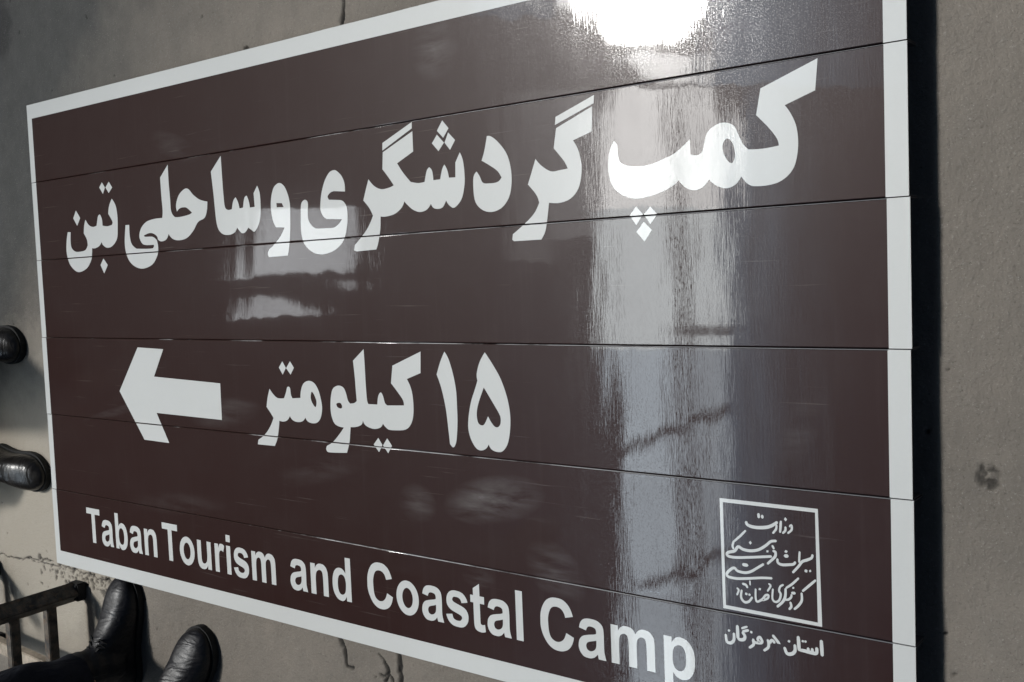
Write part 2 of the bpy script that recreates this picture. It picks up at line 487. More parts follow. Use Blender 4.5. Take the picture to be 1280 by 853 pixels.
# outlines of the lettering, in millimetres on the sign face: (x, y, 1 = corner)
WORDS = {"camp":[[[[2088.1,-204.7,1],[2083.8,-247.2,1],[2040.0,-261.7,1],[2048.0,-273.3,0],[2055.4,-290.0,0],[2058.3,-309.9,0],[2057.1,-329.3,0],[2052.1,-347.2,0],[2042.3,-359.3,0],[2027.7,-367.3,0],[2009.1,-370.2,0],[1990.3,-369.2,0],[1980.9,-364.1,0],[1972.9,-354.3,1],[1963.4,-364.9,0],[1950.1,-369.1,0],[1936.8,-365.6,0],[1926.2,-358.6,0],[1922.3,-354.1,1],[1912.5,-363.6,0],[1901.4,-367.7,0],[1890.3,-366.3,0],[1879.3,-359.7,0],[1872.5,-350.9,1],[1862.4,-358.3,0],[1844.9,-365.7,0],[1821.4,-371.1,0],[1797.6,-372.9,0],[1776.7,-366.9,0],[1761.7,-356.6,0],[1753.6,-344.2,0],[1749.9,-326.8,0],[1750.6,-305.9,0],[1754.2,-293.2,0],[1761.4,-280.9,1],[1767.3,-288.1,0],[1768.3,-302.4,0],[1771.9,-314.5,0],[1784.4,-320.8,0],[1805.3,-324.1,0],[1826.0,-323.0,0],[1846.5,-317.3,0],[1866.7,-310.5,0],[1892.5,-292.6,1],[1892.9,-314.9,1],[1902.8,-317.1,0],[1910.6,-314.2,0],[1914.7,-304.8,0],[1918.7,-290.5,0],[1925.7,-281.5,0],[1939.3,-275.3,0],[1952.6,-275.5,0],[1963.7,-281.8,0],[1970.2,-295.2,0],[1976.8,-308.6,0],[1984.8,-317.0,1],[2007.7,-318.1,0],[2030.2,-316.2,1],[2027.8,-306.5,0],[2016.3,-290.4,0],[1997.5,-270.2,1],[2004.8,-233.9,1]],[[1950.7,-298.1,0],[1944.9,-306.5,0],[1946.0,-318.1,0],[1952.7,-330.3,0],[1959.6,-333.5,0],[1964.0,-322.4,0],[1961.1,-306.9,0],[1956.3,-300.0,0]]],[[[1785.9,-398.0,1],[1797.8,-384.8,1],[1809.3,-397.7,1],[1797.4,-413.8,1]]],[[[1811.1,-397.8,1],[1822.4,-386.2,1],[1834.5,-399.3,1],[1821.8,-413.4,1]]],[[[1797.0,-424.1,1],[1810.7,-409.1,1],[1824.4,-422.3,1],[1810.9,-439.1,1]]]],"gar":[[[[1653.0,-230.8,1],[1727.8,-205.7,1],[1726.6,-218.4,1],[1651.3,-243.5,1]]],[[[1653.3,-248.8,1],[1723.6,-222.7,1],[1721.4,-261.6,1],[1685.3,-271.8,1],[1694.4,-287.6,0],[1699.6,-308.9,0],[1698.8,-329.6,0],[1691.8,-349.9,0],[1676.8,-363.7,0],[1656.3,-368.9,0],[1634.0,-367.3,1],[1630.0,-390.9,0],[1625.3,-412.1,0],[1616.3,-426.4,1],[1559.8,-426.4,1],[1556.0,-424.0,1],[1557.6,-414.6,1],[1582.8,-398.8,0],[1602.9,-383.0,0],[1614.4,-365.9,1],[1608.9,-352.5,0],[1592.7,-334.3,1],[1602.3,-312.0,0],[1610.0,-293.7,1],[1621.6,-306.1,0],[1640.0,-316.9,0],[1658.6,-316.5,0],[1673.3,-315.4,1],[1666.5,-302.8,0],[1647.1,-280.4,1]]]],"dal":[[[[1509.8,-245.7,1],[1518.3,-247.0,0],[1532.0,-256.9,0],[1547.9,-275.0,0],[1556.0,-293.3,0],[1559.3,-315.5,0],[1557.5,-337.2,0],[1551.1,-354.2,0],[1537.8,-367.6,0],[1520.5,-373.8,0],[1503.3,-373.1,0],[1489.2,-366.5,0],[1479.5,-355.7,0],[1475.9,-339.6,0],[1476.7,-312.7,0],[1484.3,-303.2,1],[1490.5,-311.6,0],[1497.2,-323.4,0],[1511.5,-325.7,0],[1528.6,-324.9,0],[1538.0,-318.0,1],[1529.5,-306.2,0],[1514.4,-296.0,0],[1496.2,-285.8,1],[1502.8,-270.4,0]]]],"shegari":[[[[1411.1,-207.3,1],[1424.9,-222.6,1],[1411.8,-237.8,1],[1397.8,-224.1,1]]],[[[1397.4,-230.7,1],[1412.9,-246.4,1],[1399.5,-259.9,1],[1384.8,-244.6,1]]],[[[1423.6,-229.8,1],[1438.8,-244.6,1],[1426.4,-260.4,1],[1414.4,-246.6,1]]],[[[1263.3,-231.1,1],[1338.8,-201.5,1],[1338.1,-212.9,1],[1262.4,-244.9,1]]],[[[1263.1,-248.1,1],[1339.1,-218.1,1],[1339.0,-254.3,1],[1298.1,-271.5,1],[1311.8,-289.6,0],[1329.5,-307.9,1],[1347.9,-311.5,0],[1363.5,-310.7,1],[1369.5,-291.8,0],[1375.9,-285.8,1],[1382.4,-292.9,0],[1384.6,-309.5,1],[1400.6,-309.4,1],[1406.3,-292.1,0],[1411.9,-284.4,1],[1418.0,-294.7,0],[1421.2,-308.2,1],[1436.0,-308.9,1],[1437.4,-283.3,1],[1448.3,-266.8,1],[1454.8,-282.0,0],[1457.2,-308.4,0],[1455.0,-328.6,0],[1447.4,-348.5,0],[1431.2,-361.2,0],[1419.7,-356.8,0],[1412.3,-347.4,1],[1403.8,-358.7,0],[1391.7,-360.8,0],[1381.8,-358.1,0],[1376.2,-350.8,1],[1365.5,-360.5,0],[1349.0,-363.4,0],[1332.7,-358.3,0],[1318.7,-348.2,0],[1312.0,-341.6,1],[1303.6,-353.3,0],[1286.0,-362.9,0],[1264.2,-366.1,0],[1249.9,-365.2,1],[1247.4,-390.1,0],[1241.6,-411.8,0],[1234.9,-425.7,1],[1182.1,-427.2,1],[1175.4,-424.7,1],[1178.3,-415.1,1],[1204.8,-394.1,0],[1219.3,-379.1,0],[1230.2,-362.4,1],[1221.4,-347.6,0],[1206.7,-332.4,1],[1214.7,-312.4,0],[1222.7,-294.2,1],[1237.3,-308.0,0],[1254.4,-315.0,0],[1274.0,-314.1,0],[1287.1,-310.5,1],[1275.2,-295.6,0],[1260.2,-278.8,1]]],[[[1158.2,-311.8,1],[1157.7,-295.5,0],[1150.3,-281.0,0],[1137.5,-270.6,0],[1129.1,-268.6,0],[1116.9,-272.2,0],[1103.8,-286.3,0],[1093.6,-306.7,0],[1088.8,-325.3,0],[1087.6,-341.8,0],[1093.6,-354.0,0],[1103.6,-360.6,1],[1146.2,-363.7,1],[1137.1,-372.1,0],[1123.0,-378.3,0],[1098.8,-378.5,0],[1070.9,-376.9,0],[1059.0,-369.8,0],[1050.9,-358.5,0],[1050.2,-344.1,0],[1051.7,-325.0,0],[1043.1,-319.1,0],[1032.5,-326.0,0],[1029.4,-347.5,0],[1027.8,-378.8,0],[1031.7,-398.4,0],[1043.2,-413.5,0],[1063.8,-425.2,0],[1088.2,-428.7,0],[1112.8,-425.0,0],[1134.0,-416.5,0],[1150.2,-402.0,0],[1158.4,-381.5,0],[1162.2,-360.8,0],[1161.1,-342.1,0],[1153.5,-331.1,0],[1143.7,-326.9,1],[1113.1,-324.2,1],[1109.5,-317.4,0],[1117.5,-310.9,0],[1128.0,-308.7,1]]]],"va":[[[[969.1,-279.8,0],[983.5,-287.1,0],[993.3,-303.7,0],[998.4,-323.6,0],[998.1,-345.5,0],[996.0,-372.2,0],[992.7,-396.5,0],[988.2,-415.9,0],[984.3,-426.8,1],[926.0,-427.6,1],[922.7,-420.5,0],[928.0,-412.0,1],[944.1,-402.7,0],[964.2,-387.7,0],[978.8,-370.0,1],[952.6,-368.0,1],[944.2,-354.4,0],[940.1,-334.3,0],[940.4,-317.0,0],[944.8,-300.0,0],[953.5,-285.9,0]],[[957.6,-319.4,1],[974.1,-320.6,1],[979.4,-329.1,1],[957.7,-328.1,1]]]],"sahel":[[[[786.1,-207.1,1],[786.7,-249.2,0],[788.1,-293.2,0],[791.4,-317.1,0],[804.4,-323.0,1],[813.7,-322.0,1],[819.4,-305.6,0],[828.1,-297.9,1],[835.1,-308.4,0],[839.2,-322.0,1],[850.9,-321.2,1],[856.8,-301.7,0],[865.0,-297.4,1],[870.7,-309.3,0],[873.2,-322.7,1],[888.8,-322.2,1],[887.5,-294.1,1],[900.1,-279.4,1],[907.6,-299.0,0],[906.6,-334.8,0],[899.7,-357.4,0],[884.5,-373.0,0],[874.5,-369.1,0],[864.5,-363.6,1],[853.3,-372.9,0],[842.7,-374.0,0],[835.2,-368.6,0],[827.8,-361.4,1],[819.0,-371.0,0],[802.5,-375.2,0],[780.9,-373.4,0],[765.4,-363.0,0],[758.7,-345.5,0],[756.0,-314.6,0],[753.6,-280.4,0],[749.2,-237.4,1]]],[[[595.7,-207.7,1],[595.2,-243.1,0],[596.9,-285.9,0],[598.5,-312.6,0],[611.0,-325.9,1],[631.7,-326.5,0],[661.4,-323.9,0],[674.5,-320.2,1],[657.0,-308.5,0],[645.5,-306.3,0],[630.6,-307.7,0],[619.9,-314.1,1],[617.9,-298.0,0],[630.6,-277.8,0],[652.3,-266.5,0],[666.7,-268.3,0],[682.8,-281.8,0],[704.6,-293.8,0],[731.2,-299.9,1],[727.6,-319.5,0],[717.8,-334.4,0],[694.4,-341.6,0],[675.4,-359.7,0],[650.7,-374.2,0],[620.7,-377.9,0],[597.2,-373.2,0],[583.3,-361.7,1],[572.9,-373.8,0],[554.1,-377.1,0],[541.0,-372.1,1],[538.1,-364.7,0],[525.0,-357.9,0],[509.5,-355.9,0],[486.9,-360.2,1],[491.6,-363.4,0],[521.2,-365.0,0],[537.1,-373.8,1],[540.4,-390.3,0],[535.5,-408.2,0],[514.7,-427.5,0],[478.8,-436.2,0],[447.0,-431.4,0],[422.4,-416.7,0],[410.1,-395.5,0],[407.3,-372.9,0],[415.1,-332.1,1],[430.3,-332.3,1],[430.0,-359.1,0],[436.4,-378.0,0],[454.8,-389.3,1],[518.5,-391.1,0],[523.7,-383.3,1],[484.7,-381.1,0],[471.7,-370.5,0],[469.2,-357.4,0],[479.3,-341.4,0],[499.6,-329.8,0],[528.5,-325.0,0],[562.6,-324.6,1],[566.0,-308.7,0],[564.4,-276.3,0],[563.9,-234.0,1]]]],"taban_fa":[[[[327.0,-224.6,1],[338.6,-238.0,1],[328.3,-252.8,1],[314.3,-236.0,1]]],[[[356.4,-225.5,1],[369.2,-240.5,1],[353.3,-252.3,1],[340.8,-238.2,1]]],[[[203.8,-283.6,1],[221.3,-303.2,1],[205.2,-321.6,1],[189.4,-302.1,1]]],[[[313.0,-406.3,1],[329.9,-422.7,1],[312.2,-442.7,1],[298.5,-421.6,1]]],[[[364.6,-266.5,1],[379.3,-284.6,0],[383.7,-309.7,0],[381.7,-337.5,0],[376.2,-362.0,0],[354.8,-378.2,0],[331.8,-381.2,0],[315.5,-374.7,0],[309.5,-366.5,1],[298.1,-375.5,0],[280.2,-380.1,0],[265.6,-379.4,1],[264.2,-391.5,0],[259.4,-407.4,0],[239.4,-426.0,0],[208.4,-435.3,0],[184.5,-432.3,0],[161.9,-416.8,0],[150.7,-396.6,0],[148.2,-376.7,0],[152.3,-353.9,0],[159.7,-334.6,1],[173.1,-335.4,1],[170.3,-358.1,0],[173.2,-374.6,0],[190.3,-384.5,0],[214.4,-385.5,0],[235.7,-382.3,0],[247.1,-371.5,1],[244.7,-356.9,0],[232.8,-341.8,1],[236.9,-322.8,0],[244.5,-308.8,1],[257.6,-322.4,0],[274.6,-328.2,0],[292.3,-326.0,1],[300.6,-304.4,0],[309.7,-300.2,1],[317.0,-311.7,0],[318.0,-327.5,1],[337.6,-330.2,0],[357.6,-328.3,1],[361.3,-320.7,0],[345.5,-301.0,1],[351.5,-282.7,0]]]],"kilometr":[[[[950.2,-642.3,1],[960.2,-655.7,1],[949.3,-670.1,1],[938.5,-655.4,1]]],[[[973.9,-641.8,1],[985.0,-654.8,1],[973.7,-669.3,1],[961.0,-656.2,1]]],[[[1216.9,-783.3,1],[1226.9,-796.7,1],[1217.0,-811.0,1],[1203.6,-797.0,1]]],[[[1240.4,-782.8,1],[1252.1,-796.2,1],[1241.2,-811.3,1],[1228.4,-797.1,1]]],[[[905.2,-700.8,1],[914.9,-710.9,0],[928.8,-719.1,0],[949.5,-719.0,1],[956.6,-706.5,0],[961.5,-695.4,0],[969.6,-696.5,0],[971.7,-711.3,0],[976.0,-717.9,1],[1000.2,-716.0,1],[1003.5,-699.3,0],[1012.5,-685.6,0],[1028.6,-680.2,0],[1043.9,-684.5,0],[1054.6,-697.3,0],[1060.9,-715.5,0],[1063.4,-733.9,0],[1058.2,-752.7,0],[1047.8,-763.3,0],[1032.0,-766.1,0],[1018.5,-762.9,0],[1012.3,-755.7,1],[1002.6,-763.8,0],[986.4,-766.1,0],[972.5,-762.8,0],[965.0,-755.0,1],[956.1,-764.2,0],[943.6,-767.7,0],[931.3,-766.5,1],[927.7,-784.6,0],[922.0,-804.2,0],[912.3,-820.9,1],[856.9,-821.3,1],[859.9,-811.2,1],[882.4,-798.5,0],[900.8,-780.7,0],[912.9,-762.0,1],[905.2,-752.7,0],[892.4,-739.5,1],[897.4,-719.9,0]],[[1034.8,-702.1,0],[1031.2,-714.2,0],[1035.1,-724.6,0],[1044.2,-732.7,0],[1047.8,-721.4,0],[1042.1,-708.4,0]]],[[[1188.4,-614.0,1],[1189.4,-644.3,0],[1189.7,-679.5,0],[1191.4,-712.0,0],[1194.7,-719.5,1],[1218.4,-719.4,1],[1222.1,-702.6,0],[1228.9,-695.6,0],[1234.5,-702.1,0],[1238.8,-715.3,0],[1245.2,-719.8,1],[1287.8,-717.8,1],[1285.9,-707.8,0],[1272.4,-692.5,0],[1257.0,-677.2,1],[1262.8,-643.9,1],[1335.5,-616.3,1],[1333.2,-655.9,1],[1298.3,-667.9,1],[1307.0,-683.3,0],[1311.2,-701.5,0],[1311.6,-725.0,0],[1308.0,-743.6,0],[1299.0,-757.2,0],[1286.1,-763.8,0],[1264.2,-766.0,0],[1245.9,-765.8,0],[1237.0,-761.0,0],[1231.0,-755.4,1],[1223.8,-763.1,0],[1208.6,-766.8,0],[1193.6,-765.0,0],[1182.4,-760.2,0],[1177.2,-752.3,1],[1172.8,-760.7,0],[1158.9,-765.7,0],[1142.4,-767.2,1],[1140.3,-780.7,0],[1137.2,-797.5,0],[1128.6,-819.0,1],[1075.3,-821.7,0],[1069.5,-816.4,0],[1072.1,-809.1,1],[1091.1,-799.3,0],[1110.4,-782.6,0],[1123.3,-769.2,1],[1107.5,-767.4,0],[1095.8,-761.1,0],[1088.9,-744.6,0],[1088.3,-725.0,0],[1091.8,-705.2,0],[1098.7,-692.4,0],[1113.2,-686.8,0],[1126.9,-689.9,0],[1134.0,-700.7,0],[1138.2,-714.4,0],[1144.4,-721.0,1],[1156.2,-719.1,0],[1163.1,-714.6,1],[1161.8,-694.1,0],[1160.8,-669.5,0],[1158.0,-636.8,1]],[[1105.8,-722.8,0],[1116.7,-720.9,0],[1121.4,-727.6,0],[1118.0,-731.9,0],[1108.1,-729.6,0]]]],"fifteen":[[[[1393.3,-615.4,1],[1402.5,-629.2,0],[1411.1,-654.2,0],[1417.0,-684.4,0],[1417.7,-714.7,0],[1417.2,-742.6,0],[1413.5,-773.3,0],[1408.9,-785.1,0],[1403.7,-788.0,0],[1397.4,-782.1,1],[1395.3,-759.2,0],[1390.9,-718.5,0],[1382.7,-683.1,0],[1372.4,-657.4,1],[1382.1,-634.7,0]]],[[[1486.4,-615.2,1],[1503.4,-636.9,0],[1519.2,-660.9,0],[1531.5,-692.1,0],[1536.8,-721.0,0],[1535.5,-747.9,0],[1529.1,-772.8,0],[1517.7,-786.4,0],[1505.2,-788.8,0],[1492.9,-785.3,0],[1487.0,-777.0,1],[1480.3,-785.0,0],[1468.9,-789.0,0],[1457.9,-785.3,0],[1447.4,-771.0,0],[1441.9,-751.2,0],[1444.1,-728.5,0],[1450.9,-703.0,0],[1460.0,-682.7,0],[1467.3,-665.5,1],[1466.4,-652.7,0],[1473.8,-632.7,0]],[[1481.0,-676.9,1],[1466.7,-707.3,0],[1462.6,-725.0,0],[1465.1,-739.8,0],[1472.8,-744.3,0],[1479.3,-741.5,0],[1487.9,-727.3,1],[1495.2,-738.1,0],[1502.7,-745.0,0],[1510.5,-744.6,0],[1515.5,-736.9,0],[1514.6,-724.7,0],[1500.1,-703.3,0]]]],"arrow":[[[[434.1,-620.3,1],[536.4,-623.2,1],[493.6,-687.9,1],[740.3,-695.2,1],[739.0,-775.8,1],[494.9,-773.0,1],[538.0,-840.9,1],[439.0,-839.7,1],[346.7,-727.6,1]]]],"emblem_frame":[[[[1925.6,-826.5,1],[2076.3,-826.7,1],[2079.5,-995.3,1],[1927.5,-993.9,1]],[[1930.8,-832.2,1],[2072.1,-832.3,1],[2073.3,-990.1,1],[1932.0,-988.4,1]]]]}
# hand-brushed strokes: (width, points) in millimetres
STROKES = {"calligraphy":[[4.1,[[1967.5,-857.8],[1969.0,-861.5],[1975.4,-863.8],[1985.1,-864.2],[1996.3,-862.8],[2004.3,-860.3],[2010.7,-856.5],[2015.5,-852.9]]],[3.5,[[1987.2,-843.6],[1987.5,-849.1]]],[3.4,[[1992.9,-845.4],[1993.1,-849.0]]],[2.8,[[2014.6,-856.8],[2013.7,-863.0],[2008.8,-869.6]]],[3.1,[[2021.4,-850.7],[2019.8,-866.8]]],[2.8,[[2028.1,-858.2],[2027.7,-863.5],[2023.7,-867.8]]],[4.6,[[2027.7,-847.0],[2029.0,-846.9]]],[2.8,[[2034.3,-856.9],[2036.8,-854.5],[2037.7,-857.8],[2036.7,-862.0],[2031.5,-866.8]]],[2.9,[[1966.3,-871.1],[1957.1,-880.7],[1947.3,-889.7]]],[2.9,[[1947.0,-889.8],[1945.1,-896.2],[1946.4,-900.7]]],[3.7,[[2013.3,-880.4],[2005.4,-882.2],[1997.3,-889.4],[1985.9,-897.0],[1972.9,-900.3],[1961.5,-899.5],[1954.2,-896.6],[1948.3,-903.6],[1938.2,-907.3],[1935.6,-910.8],[1939.7,-913.4],[1953.0,-913.1],[1977.6,-909.2],[2005.7,-904.2]]],[4.5,[[1972.9,-888.0],[1974.2,-888.1]]],[3.4,[[1999.5,-897.0],[2000.4,-897.8]]],[2.8,[[2007.6,-888.0],[2009.9,-892.3]]],[3.4,[[2008.5,-895.8],[2012.1,-896.8],[2012.0,-902.6],[2007.9,-907.7],[1999.8,-915.7]]],[3.5,[[1993.4,-917.4],[1983.7,-924.2],[1973.8,-931.0],[1963.9,-934.3],[1952.5,-933.4],[1946.8,-929.5],[1939.1,-934.6],[1934.8,-940.3],[1937.2,-944.3],[1950.5,-945.1],[1968.6,-942.3],[1989.7,-938.2],[2005.7,-936.3]]],[4.2,[[1961.0,-922.4],[1968.3,-922.6]]],[3.4,[[2015.0,-906.7],[2015.7,-911.9],[2021.9,-914.1],[2031.3,-912.7],[2039.0,-910.9],[2041.9,-907.5]]],[4.0,[[2028.0,-893.1],[2028.6,-894.6]]],[4.3,[[2026.1,-900.6],[2030.8,-900.0]]],[2.7,[[2048.6,-891.5],[2047.5,-906.7]]],[3.3,[[2067.5,-893.4],[2065.9,-898.1],[2059.0,-902.0],[2052.1,-905.3],[2046.7,-912.8],[2038.0,-923.0]]],[3.9,[[2056.9,-917.0],[2058.1,-918.9]]],[3.3,[[2063.0,-916.8],[2064.2,-917.4]]],[3.0,[[2071.3,-929.3],[2061.3,-939.0],[2052.0,-948.0]]],[3.1,[[2050.4,-951.2],[2050.5,-961.7],[2045.5,-970.1],[2039.2,-976.4]]],[3.1,[[2033.5,-967.3],[2034.6,-973.4],[2031.4,-977.8]]],[3.1,[[2037.7,-945.0],[2038.6,-945.9]]],[3.4,[[2035.8,-953.3],[2040.6,-952.8]]],[2.8,[[2046.3,-930.1],[2036.9,-939.8],[2027.4,-947.3]]],[3.4,[[2026.6,-948.7],[2025.9,-959.7],[2022.3,-967.9],[2013.5,-977.0]]],[2.8,[[2024.2,-964.8],[2030.2,-963.9],[2034.6,-959.8],[2035.3,-955.9]]],[2.8,[[2023.2,-943.2],[2018.4,-946.9],[2016.7,-953.3],[2019.1,-957.8],[2016.9,-966.5],[2011.3,-970.5],[2006.3,-966.7],[2007.3,-952.1]]],[2.5,[[2001.1,-945.1],[2003.9,-948.0],[1998.9,-956.4]]],[3.8,[[1986.6,-954.7],[1987.4,-955.8]]],[2.9,[[1980.5,-956.3],[1980.2,-968.7],[1982.4,-974.8],[1990.6,-969.8],[1995.6,-963.4],[2000.0,-962.1],[1999.3,-966.8],[1992.2,-971.0]]],[3.2,[[1958.3,-961.4],[1957.2,-972.5],[1962.5,-978.6],[1969.4,-976.7],[1974.8,-969.6]]],[3.5,[[1965.1,-964.9],[1966.1,-966.7]]],[3.2,[[1970.3,-965.3],[1971.0,-967.1]]],[3.2,[[1960.2,-951.4],[1965.1,-952.2],[1967.6,-956.0]]],[2.2,[[1971.8,-945.3],[1972.0,-951.4]]],[2.6,[[1951.0,-959.4],[1953.7,-962.1],[1950.7,-969.6]]]],"province_lettering":[[4.9,[[2077.7,-1015.7],[2078.6,-1036.9]]],[5.0,[[2071.0,-1027.6],[2070.1,-1035.2],[2062.9,-1035.7],[2051.9,-1035.1],[2046.6,-1035.3]]],[3.9,[[2064.1,-1029.7],[2064.6,-1034.3]]],[3.9,[[2058.3,-1030.0],[2058.5,-1034.1]]],[5.0,[[2043.9,-1016.3],[2044.9,-1035.7]]],[3.6,[[2050.2,-1020.6],[2051.0,-1022.1]]],[3.6,[[2054.2,-1020.4],[2054.9,-1021.9]]],[4.8,[[2038.7,-1029.4],[2038.5,-1038.0],[2033.5,-1043.4],[2026.4,-1043.9],[2023.0,-1036.2]]],[4.0,[[2029.4,-1024.6],[2030.3,-1026.1]]],[4.6,[[2005.5,-1021.4],[2011.1,-1027.4],[2014.5,-1032.3],[2010.9,-1035.4],[2002.2,-1036.7],[1999.6,-1035.1],[2003.8,-1028.7],[2007.8,-1031.8]]],[4.0,[[1997.3,-1029.3],[1998.6,-1035.3],[1997.5,-1041.2],[1991.1,-1046.6]]],[4.1,[[1974.2,-1032.9],[1977.4,-1037.0],[1986.2,-1036.3],[1988.5,-1033.1],[1985.0,-1027.7],[1981.6,-1031.5],[1984.1,-1034.9]]],[4.1,[[1974.0,-1034.4],[1975.1,-1040.6],[1968.3,-1046.8]]],[3.8,[[1971.2,-1021.7],[1972.4,-1023.5]]],[3.2,[[1965.3,-1015.5],[1956.7,-1019.6]]],[3.8,[[1967.4,-1020.5],[1958.4,-1024.1]]],[4.7,[[1958.0,-1025.6],[1961.5,-1030.4],[1959.9,-1035.7],[1953.5,-1037.3],[1950.6,-1035.6]]],[5.0,[[1949.8,-1017.1],[1950.3,-1035.6]]],[4.5,[[1943.9,-1029.6],[1943.7,-1039.4],[1939.0,-1044.9],[1932.4,-1044.4],[1930.6,-1034.0]]],[4.2,[[1935.7,-1026.0],[1936.5,-1027.3]]]]}

# white border: outer edge follows the staggered slat ends
bt, bs_ = 0.036, 0.030
e = 0.0004
outer = [(0, -BR), (W_, -BR), (W_, -HT + BR), (0, -HT + BR)]
def border_polys():
    P = []
    for i in range(6):
        y1, y0 = SEAM[i] - (BR * 0.62 if i == 0 else 0), SEAM[i + 1] + (BR * 0.62 if i == 5 else 0)
        xa, xb = DX[i][0] + e, W_ + DX[i][1] - e
        ly1 = y1 - (bt if i == 0 else 0); ly0 = y0 + (bt if i == 5 else 0)
        P.append([[(xa, ly0), (xa + BL, ly0), (xa + BL, ly1), (xa, ly1)]])
        P.append([[(xb - bs_, ly0), (xb, ly0), (xb, ly1), (xb - bs_, ly1)]])
        if i == 0: P.append([[(xa, ly1), (xb, ly1), (xb, y1), (xa, y1)]])
        if i == 5: P.append([[(xa, y0), (xb, y0), (xb, ly0), (xa, ly0)]])
    return P
BL = 0.022
film_part("border", border_polys(), cut=0.0008)

def mm(c, n=5): return [(p.x / 1000, p.y / 1000) for p in spline(c, n)]
for nm, lab in (("camp", None), ("gar", None), ("dal", None), ("shegari", None), ("va", None), ("sahel", None), ("taban_fa", None), ("kilometr", None)):
    film_part("lettering", [[mm(c) for c in poly] for poly in WORDS[nm]])
film_part("digits", [[mm(c) for c in poly] for poly in WORDS["fifteen"]])
film_part("arrow", [[mm(c) for c in poly] for poly in WORDS["arrow"]])

# the Latin line, bold sans-serif letters drawn on a 1000-unit em
GL = {
 'T': [[(21,716),(590,716),(590,595),(378,595),(378,0),(233,0),(233,595),(21,595)]],
 'l': [[(72,716),(209,716),(209,0),(72,0)]],
 'i': [[(72,519),(209,519),(209,0),(72,0)], None, [(72,716),(209,716),(209,589),(72,589)]],
 'n': [[(544,0),(407,0),(407,265),(400,360),(375,410),(325,425),(270,410),(225,370),(208,300),(204,235),(204,0),(66,0),(66,519),(194,519),(194,443),(235,495),(300,527),(372,531),(440,520),(500,480),(532,420),(544,322)]],
 'm': [[(62,519),(189,519),(189,448),(230,500),(290,528),(350,531),(410,520),(455,490),(485,448),(530,500),(585,526),(645,531),(720,515),(775,470),(797,420),(803,332),(803,0),(666,0),(666,297),(660,365),(640,410),(600,425),(555,415),(515,375),(502,310),(500,249),(500,0),(363,0),(363,285),(358,360),(345,405),(300,425),(250,412),(215,375),(202,310),(199,252),(199,0),(62,0)]],
 'r': [[(203,0),(66,0),(66,519),(193,519),(193,445),(225,500),(260,527),(308,531),(345,527),(399,502),(356,382),(325,402),(290,408),(250,398),(222,365),(208,300),(203,160)]],
 'b': [[(66,0),(193,0),(193,76),(240,20),(290,-8),(340,-12),(430,10),(510,80),(550,170),(558,262),(545,370),(500,460),(430,515),(340,531),(265,510),(203,457),(203,716),(66,716)],
       [(202,270),(212,350),(245,405),(305,427),(370,405),(405,350),(417,260),(405,165),(370,110),(312,92),(250,115),(215,165)]],
 'a': [[(174,361),(50,383),(75,455),(125,505),(190,526),(269,531),(370,522),(440,490),(480,440),(492,340),(490,180),(495,100),(525,0),(390,0),(372,62),(320,15),(260,-8),(198,-12),(120,0),(60,50),(35,105),(33,150),(50,215),(95,265),(150,290),(242,312),(310,325),(356,340),(355,385),(330,415),(260,427),(205,412)],
       [(356,250),(300,233),(230,215),(190,195),(170,155),(180,115),(205,95),(240,86),(290,97),(335,130),(353,175)]],
 's': [[(24,148),(162,169),(180,115),(220,90),(275,82),(340,92),(375,130),(365,160),(320,180),(240,200),(140,228),(75,270),(47,315),(42,375),(60,440),(110,495),(180,525),(260,531),(370,520),(440,485),(490,430),(505,385),(375,361),(355,405),(315,430),(262,437),(200,430),(172,395),(180,370),(220,350),(310,328),(420,298),(480,260),(510,210),(516,160),(500,90),(440,25),(370,-5),(275,-12),(165,0),(85,45),(45,95)]],
 't': [[(310,519),(310,410),(216,410),(216,200),(218,130),(225,108),(258,100),(310,113),(322,7),(270,-8),(217,-12),(150,-2),(105,25),(85,70),(79,130),(79,410),(16,410),(16,519),(79,519),(79,622),(216,702),(216,519)]],
 'C': [[(531,263),(671,219),(635,120),(570,45),(480,2),(379,-12),(270,5),(170,65),(90,170),(50,280),(47,354),(55,470),(95,575),(165,665),(260,715),(366,728),(480,715),(575,660),(630,590),(665,508),(522,474),(495,540),(440,588),(359,604),(270,580),(220,510),(197,430),(195,358),(205,240),(235,165),(290,125),(356,112),(430,130),(490,180)]],
}
GL['o'] = [[(305 + 266 * math.cos(k * math.pi / 12), 259.5 + 271 * math.sin(k * math.pi / 12)) for k in range(24)],
           [(305 + 124 * math.cos(k * math.pi / 12), 259.5 + 157 * math.sin(k * math.pi / 12)) for k in range(24)]]
GL['u'] = [[(611 - x, 519 - y) for x, y in GL['n'][0]]]
GL['d'] = [[(611 - x, y) for x, y in c] for c in GL['b']]
GL['p'] = [[(x, 519 - y) for x, y in c] for c in GL['b']]
ADV = dict(T=611, a=556, b=611, n=611, o=611, u=611, r=389, i=278, s=556, m=889, d=611, C=722, t=333, l=278, p=611)

def auto_corner(c):
    out = []
    for i, p in enumerate(c):
        a = Vector(p) - Vector(c[i - 1]); b = Vector(c[(i + 1) % len(c)]) - Vector(p)
        ang = abs(a.angle_signed(b)) if a.length and b.length else 0
        out.append((p[0], p[1], 1 if ang > R(48) else 0))
    return out

